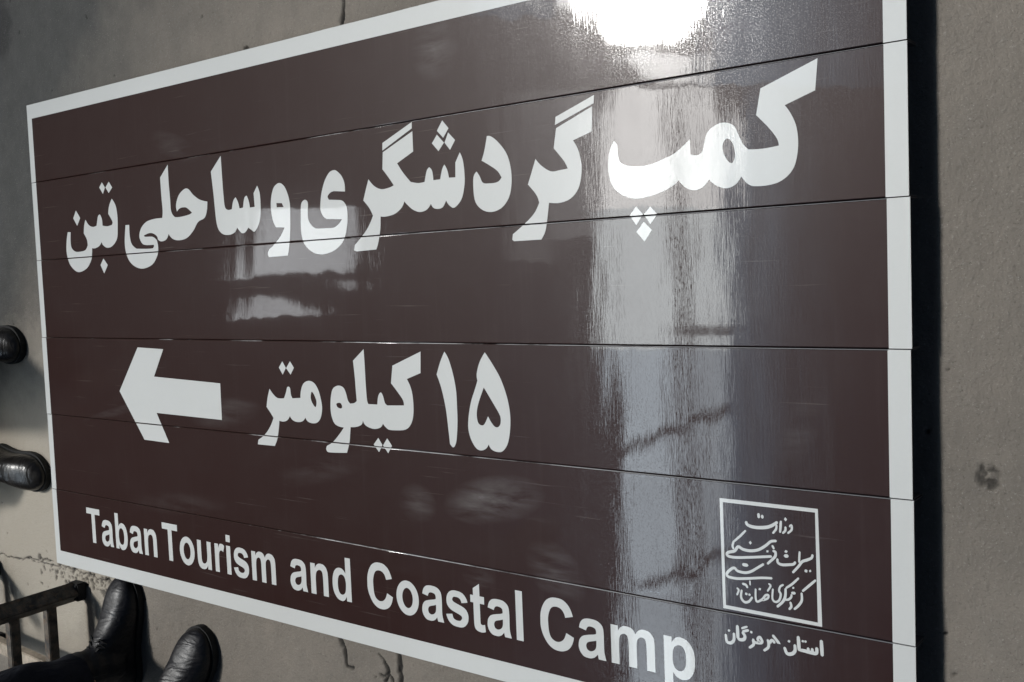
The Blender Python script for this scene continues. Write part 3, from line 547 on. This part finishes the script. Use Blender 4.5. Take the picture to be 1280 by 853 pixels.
for word, x0, k, y0 in (("Taban", 0.1617 - 0.0022, 0.10573, -1.1205), ("Tourism", 0.4883 - 0.0022, 0.10555, -1.1205),
                        ("and", 0.9399 - 0.0036, 0.1085, -1.1195), ("Coastal", 1.1684 - 0.0051, 0.10845, -1.1175), ("Camp", 1.5852 - 0.0051, 0.10922, -1.1185)):
    polys = []; x = x0
    for ch in word:
        g = GL[ch]
        groups = [[g[0]], [g[2]]] if len(g) == 3 else [g]
        for cs in groups:
            polys.append([[(x + px_ / 1000 * k, y0 + py_ / 1000 * 0.1235) for px_, py_ in ((q.x, q.y) for q in spline(auto_corner(c), 4))] for c in cs])
        x += ADV[ch] / 1000 * k
    film_part("lettering", polys)

def ribbon(wd, pts):
    """rounded stroke of width wd along pts (metres)"""
    P = [Vector(p) for p in pts]
    fine_ = []
    for i in range(len(P) - 1):
        p0 = P[max(0, i - 1)]; p1 = P[i]; p2 = P[i + 1]; p3 = P[min(len(P) - 1, i + 2)]
        for s in range(4):
            t = s / 4
            fine_.append(0.5 * ((2 * p1) + (p2 - p0) * t + (2 * p0 - 5 * p1 + 4 * p2 - p3) * t * t + (3 * p1 - p0 - 3 * p2 + p3) * t ** 3))
    fine_.append(P[-1])
    L, Rr = [], []
    for i, p in enumerate(fine_):
        d = (fine_[min(i + 1, len(fine_) - 1)] - fine_[max(i - 1, 0)]).normalized()
        n_ = Vector((-d.y, d.x)) * wd / 2 * (0.82 + 0.18 * math.sin(math.pi * i / max(1, len(fine_) - 1)))
        L.append(p + n_); Rr.append(p - n_)
    d0 = (fine_[0] - fine_[1]).normalized() * wd * 0.3; d1 = (fine_[-1] - fine_[-2]).normalized() * wd * 0.3
    return [tuple(v) for v in L] + [tuple(fine_[-1] + d1)] + [tuple(v) for v in Rr[::-1]] + [tuple(fine_[0] + d0)]

em = film_part("emblem_frame", [[mm(c) for c in poly] for poly in WORDS["emblem_frame"]])
def strokes_part(name, key):
    polys = [[ribbon(wd / 1000 * (1.22 if key == 'calligraphy' else 1.08), [(a / 1000, b / 1000) for a, b in pts])] for wd, pts in STROKES[key]]
    return film_part(name, polys, stagger=0.00002)
cal = strokes_part("calligraphy", "calligraphy")
cal.parent = em
strokes_part("lettering", "province_lettering")

ZR = 20.045
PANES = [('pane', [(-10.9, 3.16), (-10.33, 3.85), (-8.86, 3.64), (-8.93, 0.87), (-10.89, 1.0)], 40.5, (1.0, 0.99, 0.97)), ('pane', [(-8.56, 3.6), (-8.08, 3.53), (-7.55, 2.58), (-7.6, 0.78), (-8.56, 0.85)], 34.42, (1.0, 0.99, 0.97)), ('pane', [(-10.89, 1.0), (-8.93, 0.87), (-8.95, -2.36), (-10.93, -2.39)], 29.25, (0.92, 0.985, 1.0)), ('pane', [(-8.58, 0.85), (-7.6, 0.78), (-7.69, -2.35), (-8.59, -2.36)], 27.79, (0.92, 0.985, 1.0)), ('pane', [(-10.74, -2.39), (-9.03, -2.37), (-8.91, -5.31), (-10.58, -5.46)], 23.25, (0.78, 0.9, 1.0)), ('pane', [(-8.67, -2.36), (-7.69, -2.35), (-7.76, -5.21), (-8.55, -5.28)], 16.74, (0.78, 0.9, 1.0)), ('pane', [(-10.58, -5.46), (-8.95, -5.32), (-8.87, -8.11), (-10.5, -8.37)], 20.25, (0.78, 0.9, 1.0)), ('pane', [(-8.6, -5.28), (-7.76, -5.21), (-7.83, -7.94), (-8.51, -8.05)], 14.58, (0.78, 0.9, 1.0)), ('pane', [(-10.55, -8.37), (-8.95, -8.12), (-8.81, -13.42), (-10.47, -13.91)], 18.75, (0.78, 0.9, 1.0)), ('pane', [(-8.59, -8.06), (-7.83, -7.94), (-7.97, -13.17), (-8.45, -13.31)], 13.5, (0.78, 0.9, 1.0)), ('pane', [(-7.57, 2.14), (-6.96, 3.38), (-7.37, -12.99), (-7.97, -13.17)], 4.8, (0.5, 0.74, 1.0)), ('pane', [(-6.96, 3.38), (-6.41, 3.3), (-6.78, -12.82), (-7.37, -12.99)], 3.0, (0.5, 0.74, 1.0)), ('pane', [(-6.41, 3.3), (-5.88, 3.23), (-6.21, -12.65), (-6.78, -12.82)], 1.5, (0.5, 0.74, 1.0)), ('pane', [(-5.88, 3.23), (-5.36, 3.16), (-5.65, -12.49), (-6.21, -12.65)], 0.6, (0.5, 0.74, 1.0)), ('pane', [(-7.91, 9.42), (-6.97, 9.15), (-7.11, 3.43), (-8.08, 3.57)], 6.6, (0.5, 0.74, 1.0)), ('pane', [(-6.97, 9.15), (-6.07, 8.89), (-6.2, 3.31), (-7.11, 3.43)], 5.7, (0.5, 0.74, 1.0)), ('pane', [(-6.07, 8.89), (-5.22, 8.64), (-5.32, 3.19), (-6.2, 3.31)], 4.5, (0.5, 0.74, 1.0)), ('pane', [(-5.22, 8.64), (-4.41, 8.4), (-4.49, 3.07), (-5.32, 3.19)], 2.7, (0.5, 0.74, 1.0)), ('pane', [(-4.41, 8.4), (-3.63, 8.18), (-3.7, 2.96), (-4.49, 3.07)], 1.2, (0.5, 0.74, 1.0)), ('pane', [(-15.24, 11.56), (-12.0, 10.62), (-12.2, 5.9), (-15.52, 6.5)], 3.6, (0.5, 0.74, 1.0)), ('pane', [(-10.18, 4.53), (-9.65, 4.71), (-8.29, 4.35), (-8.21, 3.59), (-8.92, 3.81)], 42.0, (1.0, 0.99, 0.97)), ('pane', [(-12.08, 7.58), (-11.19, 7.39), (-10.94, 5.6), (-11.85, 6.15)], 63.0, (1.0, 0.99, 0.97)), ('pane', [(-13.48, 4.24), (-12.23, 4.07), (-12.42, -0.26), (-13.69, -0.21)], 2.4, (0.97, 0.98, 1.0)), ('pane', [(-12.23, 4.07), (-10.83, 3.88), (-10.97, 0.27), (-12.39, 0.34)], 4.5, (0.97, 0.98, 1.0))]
BARS = [((-8.93, -2.03), (-7.6, -1.91), 0.22), ((-10.43, -4.93), (-7.64, -3.69), 0.3), ((-9.86, -8.11), (-7.73, -6.88), 0.32)]
SKY_BLOCK = [(-3.74, -19.0), (11.0, -19.0), (11.0, 13.0), (-3.74, 13.0)]
FARP = [([(0.83, 10.49), (0.89, 12.93), (-0.2, 12.9), (-0.38, 12.61), (-0.29, 11.48), (-0.35, 10.95), (-0.43, 10.03), (0.04, 10.26)], 15.0), ([(-0.72, 10.32), (-0.84, 11.07), (-1.05, 11.77), (-1.14, 11.78), (-1.12, 9.98)], 13.0), ([(-0.5, 12.37), (-0.57, 12.85), (-0.73, 12.82), (-0.65, 12.47)], 13.0)]
# ------------------------------------------------------------------ unseen roof panes and hall, added for the film's reflections, glare and shade
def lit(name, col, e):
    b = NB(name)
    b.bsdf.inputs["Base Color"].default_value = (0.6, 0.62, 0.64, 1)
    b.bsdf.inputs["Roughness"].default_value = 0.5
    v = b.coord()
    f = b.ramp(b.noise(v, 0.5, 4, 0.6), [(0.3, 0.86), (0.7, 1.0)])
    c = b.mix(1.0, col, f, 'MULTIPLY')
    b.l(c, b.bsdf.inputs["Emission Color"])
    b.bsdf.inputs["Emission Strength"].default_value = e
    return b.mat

M_STEEL = simple("painted dark roof steel", (0.035, 0.036, 0.038), 0.75)
def prism(name, pts, z0, z1, mat, parent):
    bm = bmesh.new()
    a = [bm.verts.new((x, y, z0)) for x, y in pts]; b = [bm.verts.new((x, y, z1)) for x, y in pts]
    n = len(pts)
    bm.faces.new(a[::-1]); bm.faces.new(b)
    for i in range(n): bm.faces.new((a[i], a[(i + 1) % n], b[(i + 1) % n], b[i]))
    bmesh.ops.recalc_face_normals(bm, faces=bm.faces[:])
    return link_bm(name, bm, mat, parent)

M_CLAD = simple("dark sky blocking cladding", (0.028, 0.026, 0.025), 0.8, 0, 0.3, 0.6)
strip = empty("added_roof", (-2.0, -3.0, 0))
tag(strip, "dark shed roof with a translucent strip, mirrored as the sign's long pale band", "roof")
for (nm, pts, lvl, colr) in PANES:  # band panes, plus ones added for haze, glare and far corner shade
    prism("glow_pane", pts, ZR, ZR + 0.03, lit("glowing overhead pane", colr, lvl), strip)
for a, b_, wd in BARS:
    bm = bmesh.new(); add_bar(bm, (*a, ZR - 0.15), (*b_, ZR - 0.15), 0.2, wd)
    link_bm("purlin", bm, M_STEEL, strip)
prism("sky_block_sheet", SKY_BLOCK, ZR, ZR + 0.05, M_CLAD, strip)  # dark sheet added overhead to cut sky reflection and fill
for x, y in ((10.5, -18.0), (10.5, 12.0)):
    bm = bmesh.new(); add_bar(bm, (x, y, 0), (x, y, ZR), 0.3, 0.3)
    link_bm("post", bm, M_STEEL, strip)

hall = empty("added_hall", (-12.6, 0, 0))  # unseen dark block added to keep sky out of the reflections
tag(hall, "dark clad hall beyond the far end, its lit window mirrored as a small pale patch", "added building")
HX, HTOP = -12.0, 16.6
bm = bmesh.new()
add_box(bm, (HX - 9.0, -34, 0), (HX - 0.12, 34, HTOP))
for k in range(-84, 84):                                           # ribs of the cladding
    add_box(bm, (HX - 0.12, k * 0.4, 0.0), (HX - 0.06, k * 0.4 + 0.16, HTOP))
link_bm("wall", bm, M_CLAD, hall)
bm = bmesh.new(); add_box(bm, (HX - 9.1, -34.1, HTOP), (HX + 0.05, 34.1, HTOP + 0.25)); link_bm("roof", bm, M_STEEL, hall)
for pts, lvl in FARP:
    bm = bmesh.new()
    a = [bm.verts.new((HX - 0.05, y, z_)) for y, z_ in pts]; b_ = [bm.verts.new((HX + 0.0, y, z_)) for y, z_ in pts]
    bm.faces.new(a); bm.faces.new(b_)
    for q in range(len(pts)): bm.faces.new((a[q], a[(q + 1) % len(pts)], b_[(q + 1) % len(pts)], b_[q]))
    bmesh.ops.recalc_face_normals(bm, faces=bm.faces[:])
    link_bm("window", bm, lit("hall window light", (0.93, 0.97, 1.0), lvl), hall)

# ------------------------------------------------------------------ steel stand at the lower left corner
def rusty():
    b = NB("worn black stand paint")
    v = b.coord()
    n = b.noise(v, 60, 8, 0.7, 0.4)
    c = b.mix(b.ramp(n, [(0.50, 0), (0.62, 1)]), (0.020, 0.019, 0.019), (0.10, 0.06, 0.035))
    dust = b.ramp(b.noise(v, 25, 6, 0.7), [(0.35, 0), (0.7, 1)])
    c = b.mix(b.math('MULTIPLY', dust, 0.55), c, (0.26, 0.22, 0.17))
    b.l(c, b.bsdf.inputs["Base Color"])
    b.bsdf.inputs["Roughness"].default_value = 0.7
    b.l(b.bump(n, 0.0012), b.bsdf.inputs["Normal"])
    return b.mat
M_STAND = rusty()
M_DUST = simple("dusty tan stand paint", (0.40, 0.34, 0.27), 0.85, 0, 0.35, 50, 0.001)
M_RUBBER = simple("black rubber", (0.015, 0.015, 0.016), 0.8, 0, 0.4, 80, 0.0006)

stand = empty("steel_stand", (-0.10, -1.39, 0))
tag(stand, "low dark steel stand with square legs and cross bars beside the sign's lower left corner", "stand")
LEGS = [((0.036, -1.277), (0.014, -1.294)), ((0.036, -1.480), (0.014, -1.465)), ((-0.43, -1.285), (-0.41, -1.30)), ((-0.43, -1.502), (-0.41, -1.48))]
SH = 0.36
for (x, y), (tx, ty) in LEGS:
    bm = bmesh.new(); add_bar(bm, (x, y, 0.022), (tx, ty, SH), 0.041, 0.040, 0.003)
    lg = link_bm("leg", bm, M_STAND, stand)
    bm = bmesh.new(); add_bar(bm, (x, y, 0.0), (x, y, 0.03), 0.047, 0.047, 0.004)
    link_bm("foot", bm, M_RUBBER, lg)
for h in (0.086, 0.182):
    bm = bmesh.new(); add_bar(bm, (0.028 - 0.06 * h, -1.290, h), (0.028 - 0.06 * h, -1.470, h), 0.026, 0.026, 0.002)
    link_bm("cross_bar", bm, M_STAND, stand)
    bm = bmesh.new(); add_bar(bm, (-0.424, -1.296, h), (-0.424, -1.492, h), 0.026, 0.026, 0.002)
    link_bm("cross_bar", bm, M_STAND, stand)
bm = bmesh.new(); add_bar(bm, (0.008, -1.464, 0.092), (-0.42, -1.448, 0.092), 0.034, 0.026, 0.002)
link_bm("side_rail", bm, M_DUST, stand)
# ------------------------------------------------------------------ people: boots, trousers, bodies
def leather(name, col, rough, sc=(16, 62, 40)):
    b = NB(name)
    v = b.coord()
    grain = b.noise(v, 240, 4, 0.6)
    crease = b.noise(b.coord(sc), 1.0, 2, 0.5, 0.8)
    dust = b.ramp(b.noise(v, 30, 6, 0.7), [(0.45, 0), (0.8, 1)])
    c = b.mix(b.math('MULTIPLY', dust, 0.14), col, (0.16, 0.145, 0.125))
    b.l(c, b.bsdf.inputs["Base Color"])
    b.bsdf.inputs['Specular IOR Level'].default_value = 0.42
    b.l(b.ramp(dust, [(0, rough), (1, rough + 0.2)]), b.bsdf.inputs["Roughness"])
    n1 = b.bump(grain, 0.0003)
    b.l(b.bump(crease, 0.0030, 1.0, n1), b.bsdf.inputs["Normal"])
    return b.mat
M_BOOT = leather("black boot leather", (0.008, 0.008, 0.011), 0.42)
M_SHOE = leather("dark brown shoe leather", (0.015, 0.013, 0.012), 0.30, (62, 16, 40))
M_SOLE = simple("boot sole rubber", (0.012, 0.012, 0.012), 0.85, 0, 0.3, 60, 0.0008)

def cloth(name, col):
    b = NB(name)
    v = b.coord()
    weave = b.noise(v, 700, 2, 0.5)
    fold = b.noise(b.coord((16, 16, 7)), 1.0, 4, 0.55, 0.5)
    c = b.mix(b.ramp(b.noise(v, 12, 5, 0.6), [(0.3, 0), (0.7, 1)]), tuple(x * 0.75 for x in col), tuple(x * 1.3 for x in col))
    b.l(c, b.bsdf.inputs["Base Color"])
    b.bsdf.inputs["Roughness"].default_value = 0.9
    b.bsdf.inputs["Specular IOR Level"].default_value = 0.2
    b.l(b.bump(fold, 0.03, 1.0, b.bump(weave, 0.0006)), b.bsdf.inputs["Normal"])
    return b.mat
M_TROUSER = cloth("dark navy trouser cloth", (0.016, 0.018, 0.026))
M_TROUSER2 = cloth("charcoal trouser cloth", (0.024, 0.024, 0.026))
M_SHIRT = cloth("grey shirt cloth", (0.13, 0.14, 0.16))
M_SKIN = simple("skin", (0.36, 0.21, 0.14), 0.55, 0, 0.1, 20)
M_HAIR = simple("black hair", (0.012, 0.010, 0.009), 0.6, 0, 0.4, 90, 0.002)

def boot(name, parent, toe, heading, L=0.285, Wd=0.100, shaft_h=0.17, mat=None, lean=(0, 0), label=None):
    """round-toed boot: toe tip on the floor at `toe`, pointing along `heading` (degrees)"""
    mat = mat or M_BOOT
    a = R(heading); fx, fy = math.cos(a), math.sin(a)
    def P(u, v, z): return (toe[0] + fx * (u - L) - fy * v, toe[1] + fy * (u - L) + fx * v, z)
    def hw(u):       # half width of the sole outline, u = 0 heel .. L toe
        s = u / L
        base = Wd / 2 * (0.66 + 0.10 * math.cos(2 * math.pi * (s - 0.10)) * (1 - s) + 0.34 * math.exp(-((s - 0.72) / 0.26) ** 2))
        if s > 0.78: base *= math.sqrt(max(0.0, 1 - ((s - 0.78) / 0.222) ** 2.6))
        if s < 0.14: base *= math.sqrt(max(0.02, 1 - ((0.14 - s) / 0.145) ** 2.2))
        return max(base, 0.004)
    def top(u):
        s = u / L
        pts = [(0, .085), (.1, .105), (.28, .128), (.42, .118), (.55, .094), (.70, .072), (.80, .061), (.88, .053), (.95, .041), (1.0, .026)]
        for (s0, h0), (s1, h1) in zip(pts, pts[1:]):
            if s <= s1:
                t = (s - s0) / (s1 - s0); t = t * t * (3 - 2 * t) if False else t
                return h0 + (h1 - h0) * t
        return pts[-1][1]
    bm = bmesh.new()
    us = [L * (0.5 - 0.5 * math.cos(math.pi * k / 26)) for k in range(27)]
    us[0] = 0.0015; us[-1] = L - 0.0015
    rings = []
    for u in us:
        wv, tp = hw(u) * 0.97, top(u)
        r = []
        for k in range(17):
            th = math.pi * k / 16
            cx_, sz = math.cos(th), math.sin(th)
            v = wv * math.copysign(abs(cx_) ** 0.72, cx_)
            zz = 0.016 + (tp - 0.016) * sz ** 0.85
            # vamp creases
            if 0.50 < u / L < 0.72: zz += 0.0030 * math.sin((u / L - 0.5) * 95 + 1.5 * cx_) * sz
            r.append(P(u, v, zz))
        r.append(P(u, -wv * 0.9, 0.012)); r.append(P(u, wv * 0.9, 0.012))
        rings.append(r)
    loft(bm, rings)
    # ankle shaft
    srings = []
    for k in range(9):
        t = k / 8
        zc = 0.045 + (shaft_h - 0.045) * t
        ca = L * (0.235 + 0.02 * t); ra = L * (0.215 - 0.035 * t); rb = Wd * (0.40 - 0.02 * t)
        lx, ly = lean[0] * t, lean[1] * t
        wob = 0.0022 * math.sin(9 * t * 3.1)
        srings.append([(P(ca + (ra + wob) * math.cos(q), (rb + wob) * math.sin(q), zc)[0] + lx, P(ca + (ra + wob) * math.cos(q), (rb + wob) * math.sin(q), zc)[1] + ly, zc) for q in [2 * math.pi * j / 20 for j in range(20)]])
    loft(bm, srings)
    bmesh.ops.recalc_face_normals(bm, faces=bm.faces[:])
    o = link_bm(name, bm, mat, parent, True)
    rm = o.modifiers.new("remesh", 'REMESH'); rm.mode = 'VOXEL'; rm.voxel_size = 0.0042; rm.use_smooth_shade = True
    sm = o.modifiers.new("smooth", 'CORRECTIVE_SMOOTH' if False else 'SMOOTH'); sm.iterations = 5; sm.factor = 0.5
    if label: o["label"] = label
    # sole with welt, and heel block
    bm = bmesh.new()
    outl = []
    N = 44
    for k in range(N):
        u = L * (0.5 - 0.5 * math.cos(math.pi * k / (N - 1)))
        outl.append((min(max(u * 1.012 - 0.002, -0.002), L + 0.002), hw(u) + 0.0035))
    poly = [(u, v) for u, v in outl] + [(u, -v) for u, v in outl[::-1]]
    rr = [[P(u, v, zz) for u, v in poly] for zz in (0.004, 0.010, 0.0165)]
    loft(bm, rr)
    heel = [(u, v) for u, v in outl if u < 0.27 * L]; hp = heel + [(u, -v) for u, v in heel[::-1]]
    loft(bm, [[P(u, v * 0.96, zz) for u, v in hp] for zz in (-0.001, 0.0045)])
    fore = [(u, v) for u, v in outl if u > 0.40 * L]; fp = fore + [(u, -v) for u, v in fore[::-1]]
    loft(bm, [[P(u, v * 0.96, zz) for u, v in fp] for zz in (-0.001, 0.0045)])
    bmesh.ops.recalc_face_normals(bm, faces=bm.faces[:])
    link_bm("sole", bm, M_SOLE, o)
    # laces over the instep / elastic ridge on the toe cap
    bm = bmesh.new()
    for k in range(5):
        s = 0.36 + 0.035 * k
        u = s * L; pr = []
        for j in range(9):
            th = math.pi * (0.28 + 0.44 * j / 8)
            wv, tp = hw(u) * 0.97, top(u)
            pr.append(Vector(P(u + 0.006 * math.sin(j * 1.7 + k), wv * math.copysign(abs(math.cos(th)) ** 0.72, math.cos(th)), 0.0175 + (tp - 0.016) * math.sin(th) ** 0.85)))
        for p0, p1 in zip(pr, pr[1:]): add_bar(bm, p0, p1, 0.0035, 0.0025)
    link_bm("lace", bm, M_SOLE, o)
    return o

def skin_body(name, nodes, edges, label):
    me = bpy.data.meshes.new(name)
    me.from_pydata([n[0] for n in nodes], edges, [])
    o = link_mesh(name, me, M_SKIN)
    o.modifiers.new("skin", 'SKIN').use_smooth_shade = True
    o.modifiers.new("sub", 'SUBSURF').levels = 2
    o.modifiers["sub"].render_levels = 2
    if not me.skin_vertices: me.attributes  # the modifier adds the layer when evaluated
    lay = me.skin_vertices[0] if me.skin_vertices else None
    if lay:
        for d, n in zip(lay.data, nodes): d.radius = (n[1], n[1] * (n[2] if len(n) > 2 else 1))
        lay.data[0].use_root = True
    tag(o, label, "person")
    return o

def tube_mesh(name, path, mat, parent, n=24, wrinkle=0.006, seed=0, thick=True):
    """clothing tube through (point, radius_x, radius_y)"""
    bm = bmesh.new(); rings = []
    rnd = random.Random(seed)
    ph = [rnd.uniform(0, 6.28) for _ in range(6)]
    fine_ = []
    for (p0, r0, q0), (p1, r1, q1) in zip(path, path[1:]):
        for s in range(6):
            t = s / 6; t2 = t
            fine_.append((Vector(p0).lerp(Vector(p1), t2), r0 + (r1 - r0) * t, q0 + (q1 - q0) * t))
    fine_.append((Vector(path[-1][0]), path[-1][1], path[-1][2]))
    for i, (p, ra, rb) in enumerate(fine_):
        d = (fine_[min(i + 1, len(fine_) - 1)][0] - fine_[max(0, i - 1)][0]).normalized()
        xx = Vector((1, 0, 0)) - d * d.x
        if xx.length < 0.2: xx = Vector((0, 1, 0)) - d * d.y
        xx.normalize(); yy = d.cross(xx)
        r = []
        for k in range(n):
            q = 2 * math.pi * k / n
            wv = wrinkle * (math.sin(3 * q + ph[0] + i * 0.9) * 0.5 + math.sin(2 * q + ph[1] - i * 0.55) * 0.6 + math.sin(5 * q + ph[2] + i * 1.3) * 0.3)
            r.append(p + xx * (ra + wv) * math.cos(q) + yy * (rb + wv) * math.sin(q))
        rings.append(r)
    loft(bm, rings)
    bmesh.ops.recalc_face_normals(bm, faces=bm.faces[:])
    o = link_bm(name, bm, mat, parent, True)
    s = o.modifiers.new("sub", 'SUBSURF'); s.levels = 1; s.render_levels = 1
    return o

def figure(label, ankles, knees, hips, chest, neck, head, elbows, hands, facing, trouser_mat, boots, hem=0.07):
    """a person: one continuous skinned body; clothing, hair and boots are its children"""
    pel = (Vector(hips[0]) + Vector(hips[1])) / 2
    nodes = [(tuple(pel + Vector((0, 0, 0.03))), 0.115, 0.85)]; edges = []
    def add(p, r, parent, asp=1.0):
        nodes.append((tuple(p), r, asp)); edges.append((parent, len(nodes) - 1)); return len(nodes) - 1
    belly = add(pel.lerp(Vector(chest), 0.5), 0.115, 0, 0.8)
    ch = add(Vector(chest), 0.135, belly, 0.8)
    nk0 = add(Vector(neck), 0.058, ch)
    hd0 = add(Vector(neck).lerp(Vector(head), 0.55), 0.07, nk0)
    hd = add(Vector(head), 0.088, hd0); add(Vector(head) + Vector((0, 0, 0.07)), 0.07, hd)
    F = Vector(facing)
    nose = add(Vector(head) + F * 0.095 + Vector((0, 0, -0.01)), 0.016, hd)
    sidev = Vector((-F.y, F.x, 0))
    for s in (0, 1):
        sg = 1 if s else -1
        hp = add(Vector(hips[s]), 0.085, 0); kn = add(Vector(knees[s]), 0.056, hp)
        md = add(Vector(knees[s]).lerp(Vector(ankles[s]), 0.35), 0.054, kn)
        add(Vector(ankles[s]), 0.036, md)
        sh = add(Vector(chest) + sidev * sg * 0.185 + Vector((0, 0, 0.06)), 0.052, ch)
        el = add(Vector(elbows[s]), 0.040, sh); wr = add(Vector(hands[s]), 0.026, el)
        dd = (Vector(hands[s]) - Vector(elbows[s])).normalized()
        pa = add(Vector(hands[s]) + dd * 0.06, 0.030, wr, 0.6)
        for fgr in range(4):
            off = sidev * (fgr - 1.5) * 0.02
            f1 = add(Vector(hands[s]) + dd * 0.10 + off, 0.0095, pa); f2 = add(Vector(hands[s]) + dd * (0.135 + 0.01 * (fgr in (1, 2))) + off + F * 0.012, 0.0085, f1)
            add(Vector(hands[s]) + dd * (0.155 + 0.015 * (fgr in (1, 2))) + off + F * 0.03, 0.0075, f2)
        t1 = add(Vector(hands[s]) + dd * 0.05 + F * 0.04, 0.011, pa); add(Vector(hands[s]) + dd * 0.08 + F * 0.055, 0.009, t1)
    body = skin_body("person", nodes, edges, label)
    for s in (0, 1):
        A_, K_, Hp = Vector(ankles[s]), Vector(knees[s]), Vector(hips[s])
        tube_mesh("trousers", [(A_ + (K_ - A_).normalized() * hem, 0.066, 0.070), (A_.lerp(K_, 0.35), 0.080, 0.080), (A_.lerp(K_, 0.7), 0.082, 0.082), (K_, 0.082, 0.082), (K_.lerp(Hp, 0.5), 0.098, 0.098), (Hp + Vector((0, 0, 0.04)), 0.118, 0.118)], trouser_mat, body, 24, 0.0055, 3 + s)
    tube_mesh("shirt", [(pel - Vector((0, 0, 0.04)), 0.175, 0.145), (pel.lerp(Vector(chest), 0.5), 0.17, 0.135), (Vector(chest), 0.205, 0.145), (Vector(chest).lerp(Vector(neck), 0.6), 0.16, 0.11), (Vector(neck), 0.075, 0.072)], M_SHIRT, body, 24, 0.005, 9)
    for s in (0, 1):
        sg = 1 if s else -1
        tube_mesh("sleeve", [(Vector(chest) + sidev * sg * 0.16 + Vector((0, 0, 0.07)), 0.088, 0.088), (Vector(elbows[s]), 0.066, 0.066), (Vector(hands[s]).lerp(Vector(elbows[s]), 0.12), 0.042, 0.042)], M_SHIRT, body, 20, 0.004, 12 + s)
    bm = bmesh.new(); bmesh.ops.create_icosphere(bm, subdivisions=3, radius=0.103)
    for v in bm.verts:
        if v.co.dot(F) > 0.055 and v.co.z < 0.05: v.co *= 0.8
        v.co.z = max(v.co.z, -0.03)
    bm.transform(Matrix.Translation(Vector(head) + Vector((0, 0, 0.035)) - F * 0.008))
    link_bm("hair", bm, M_HAIR, body, True)
    return body

# standing man whose boots meet the sign's lower edge
BT = dict(toe1=(0.272, -1.197), toe2=(0.583, -1.284))
p1 = figure("person in black boots and dark trousers standing at the lower edge of the sign",
            [(0.262, -1.435, 0.09), (0.545, -1.505, 0.09)], [(0.275, -1.42, 0.50), (0.52, -1.47, 0.50)], [(0.315, -1.52, 0.90), (0.49, -1.53, 0.90)],
            (0.40, -1.53, 1.28), (0.40, -1.50, 1.46), (0.40, -1.45, 1.60), [(0.14, -1.58, 1.10), (0.67, -1.58, 1.10)], [(0.17, -1.45, 0.90), (0.64, -1.45, 0.90)],
            (0.05, 0.998, 0), M_TROUSER, None, 0.05)
boot("boot", p1, BT["toe1"], 86, 0.29, 0.110, 0.18, M_BOOT)
boot("boot", p1, BT["toe2"], 66, 0.29, 0.116, 0.18, M_BOOT)

# man sitting on the ground past the far end of the sign, his shoes towards it
p2 = figure("person in dark leather shoes sitting past the left end of the sign",
            [(-0.385, -0.655, 0.09), (-0.325, -0.965, 0.09)], [(-0.345, -0.640, 0.48), (-0.67, -0.92, 0.37)], [(-0.94, -0.72, 0.14), (-0.98, -0.88, 0.14)],
            (-1.10, -0.80, 0.50), (-1.09, -0.80, 0.68), (-1.06, -0.80, 0.82), [(-0.92, -0.50, 0.44), (-0.96, -1.08, 0.36)], [(-0.64, -0.58, 0.50), (-0.74, -0.96, 0.44)],
            (1, 0, 0), M_TROUSER2, None, 0.05)
boot("shoe", p2, (-0.172, -0.632), -6, 0.285, 0.102, 0.11, M_SHOE)
boot("shoe", p2, (-0.086, -0.985), -8, 0.285, 0.102, 0.11, M_SHOE)
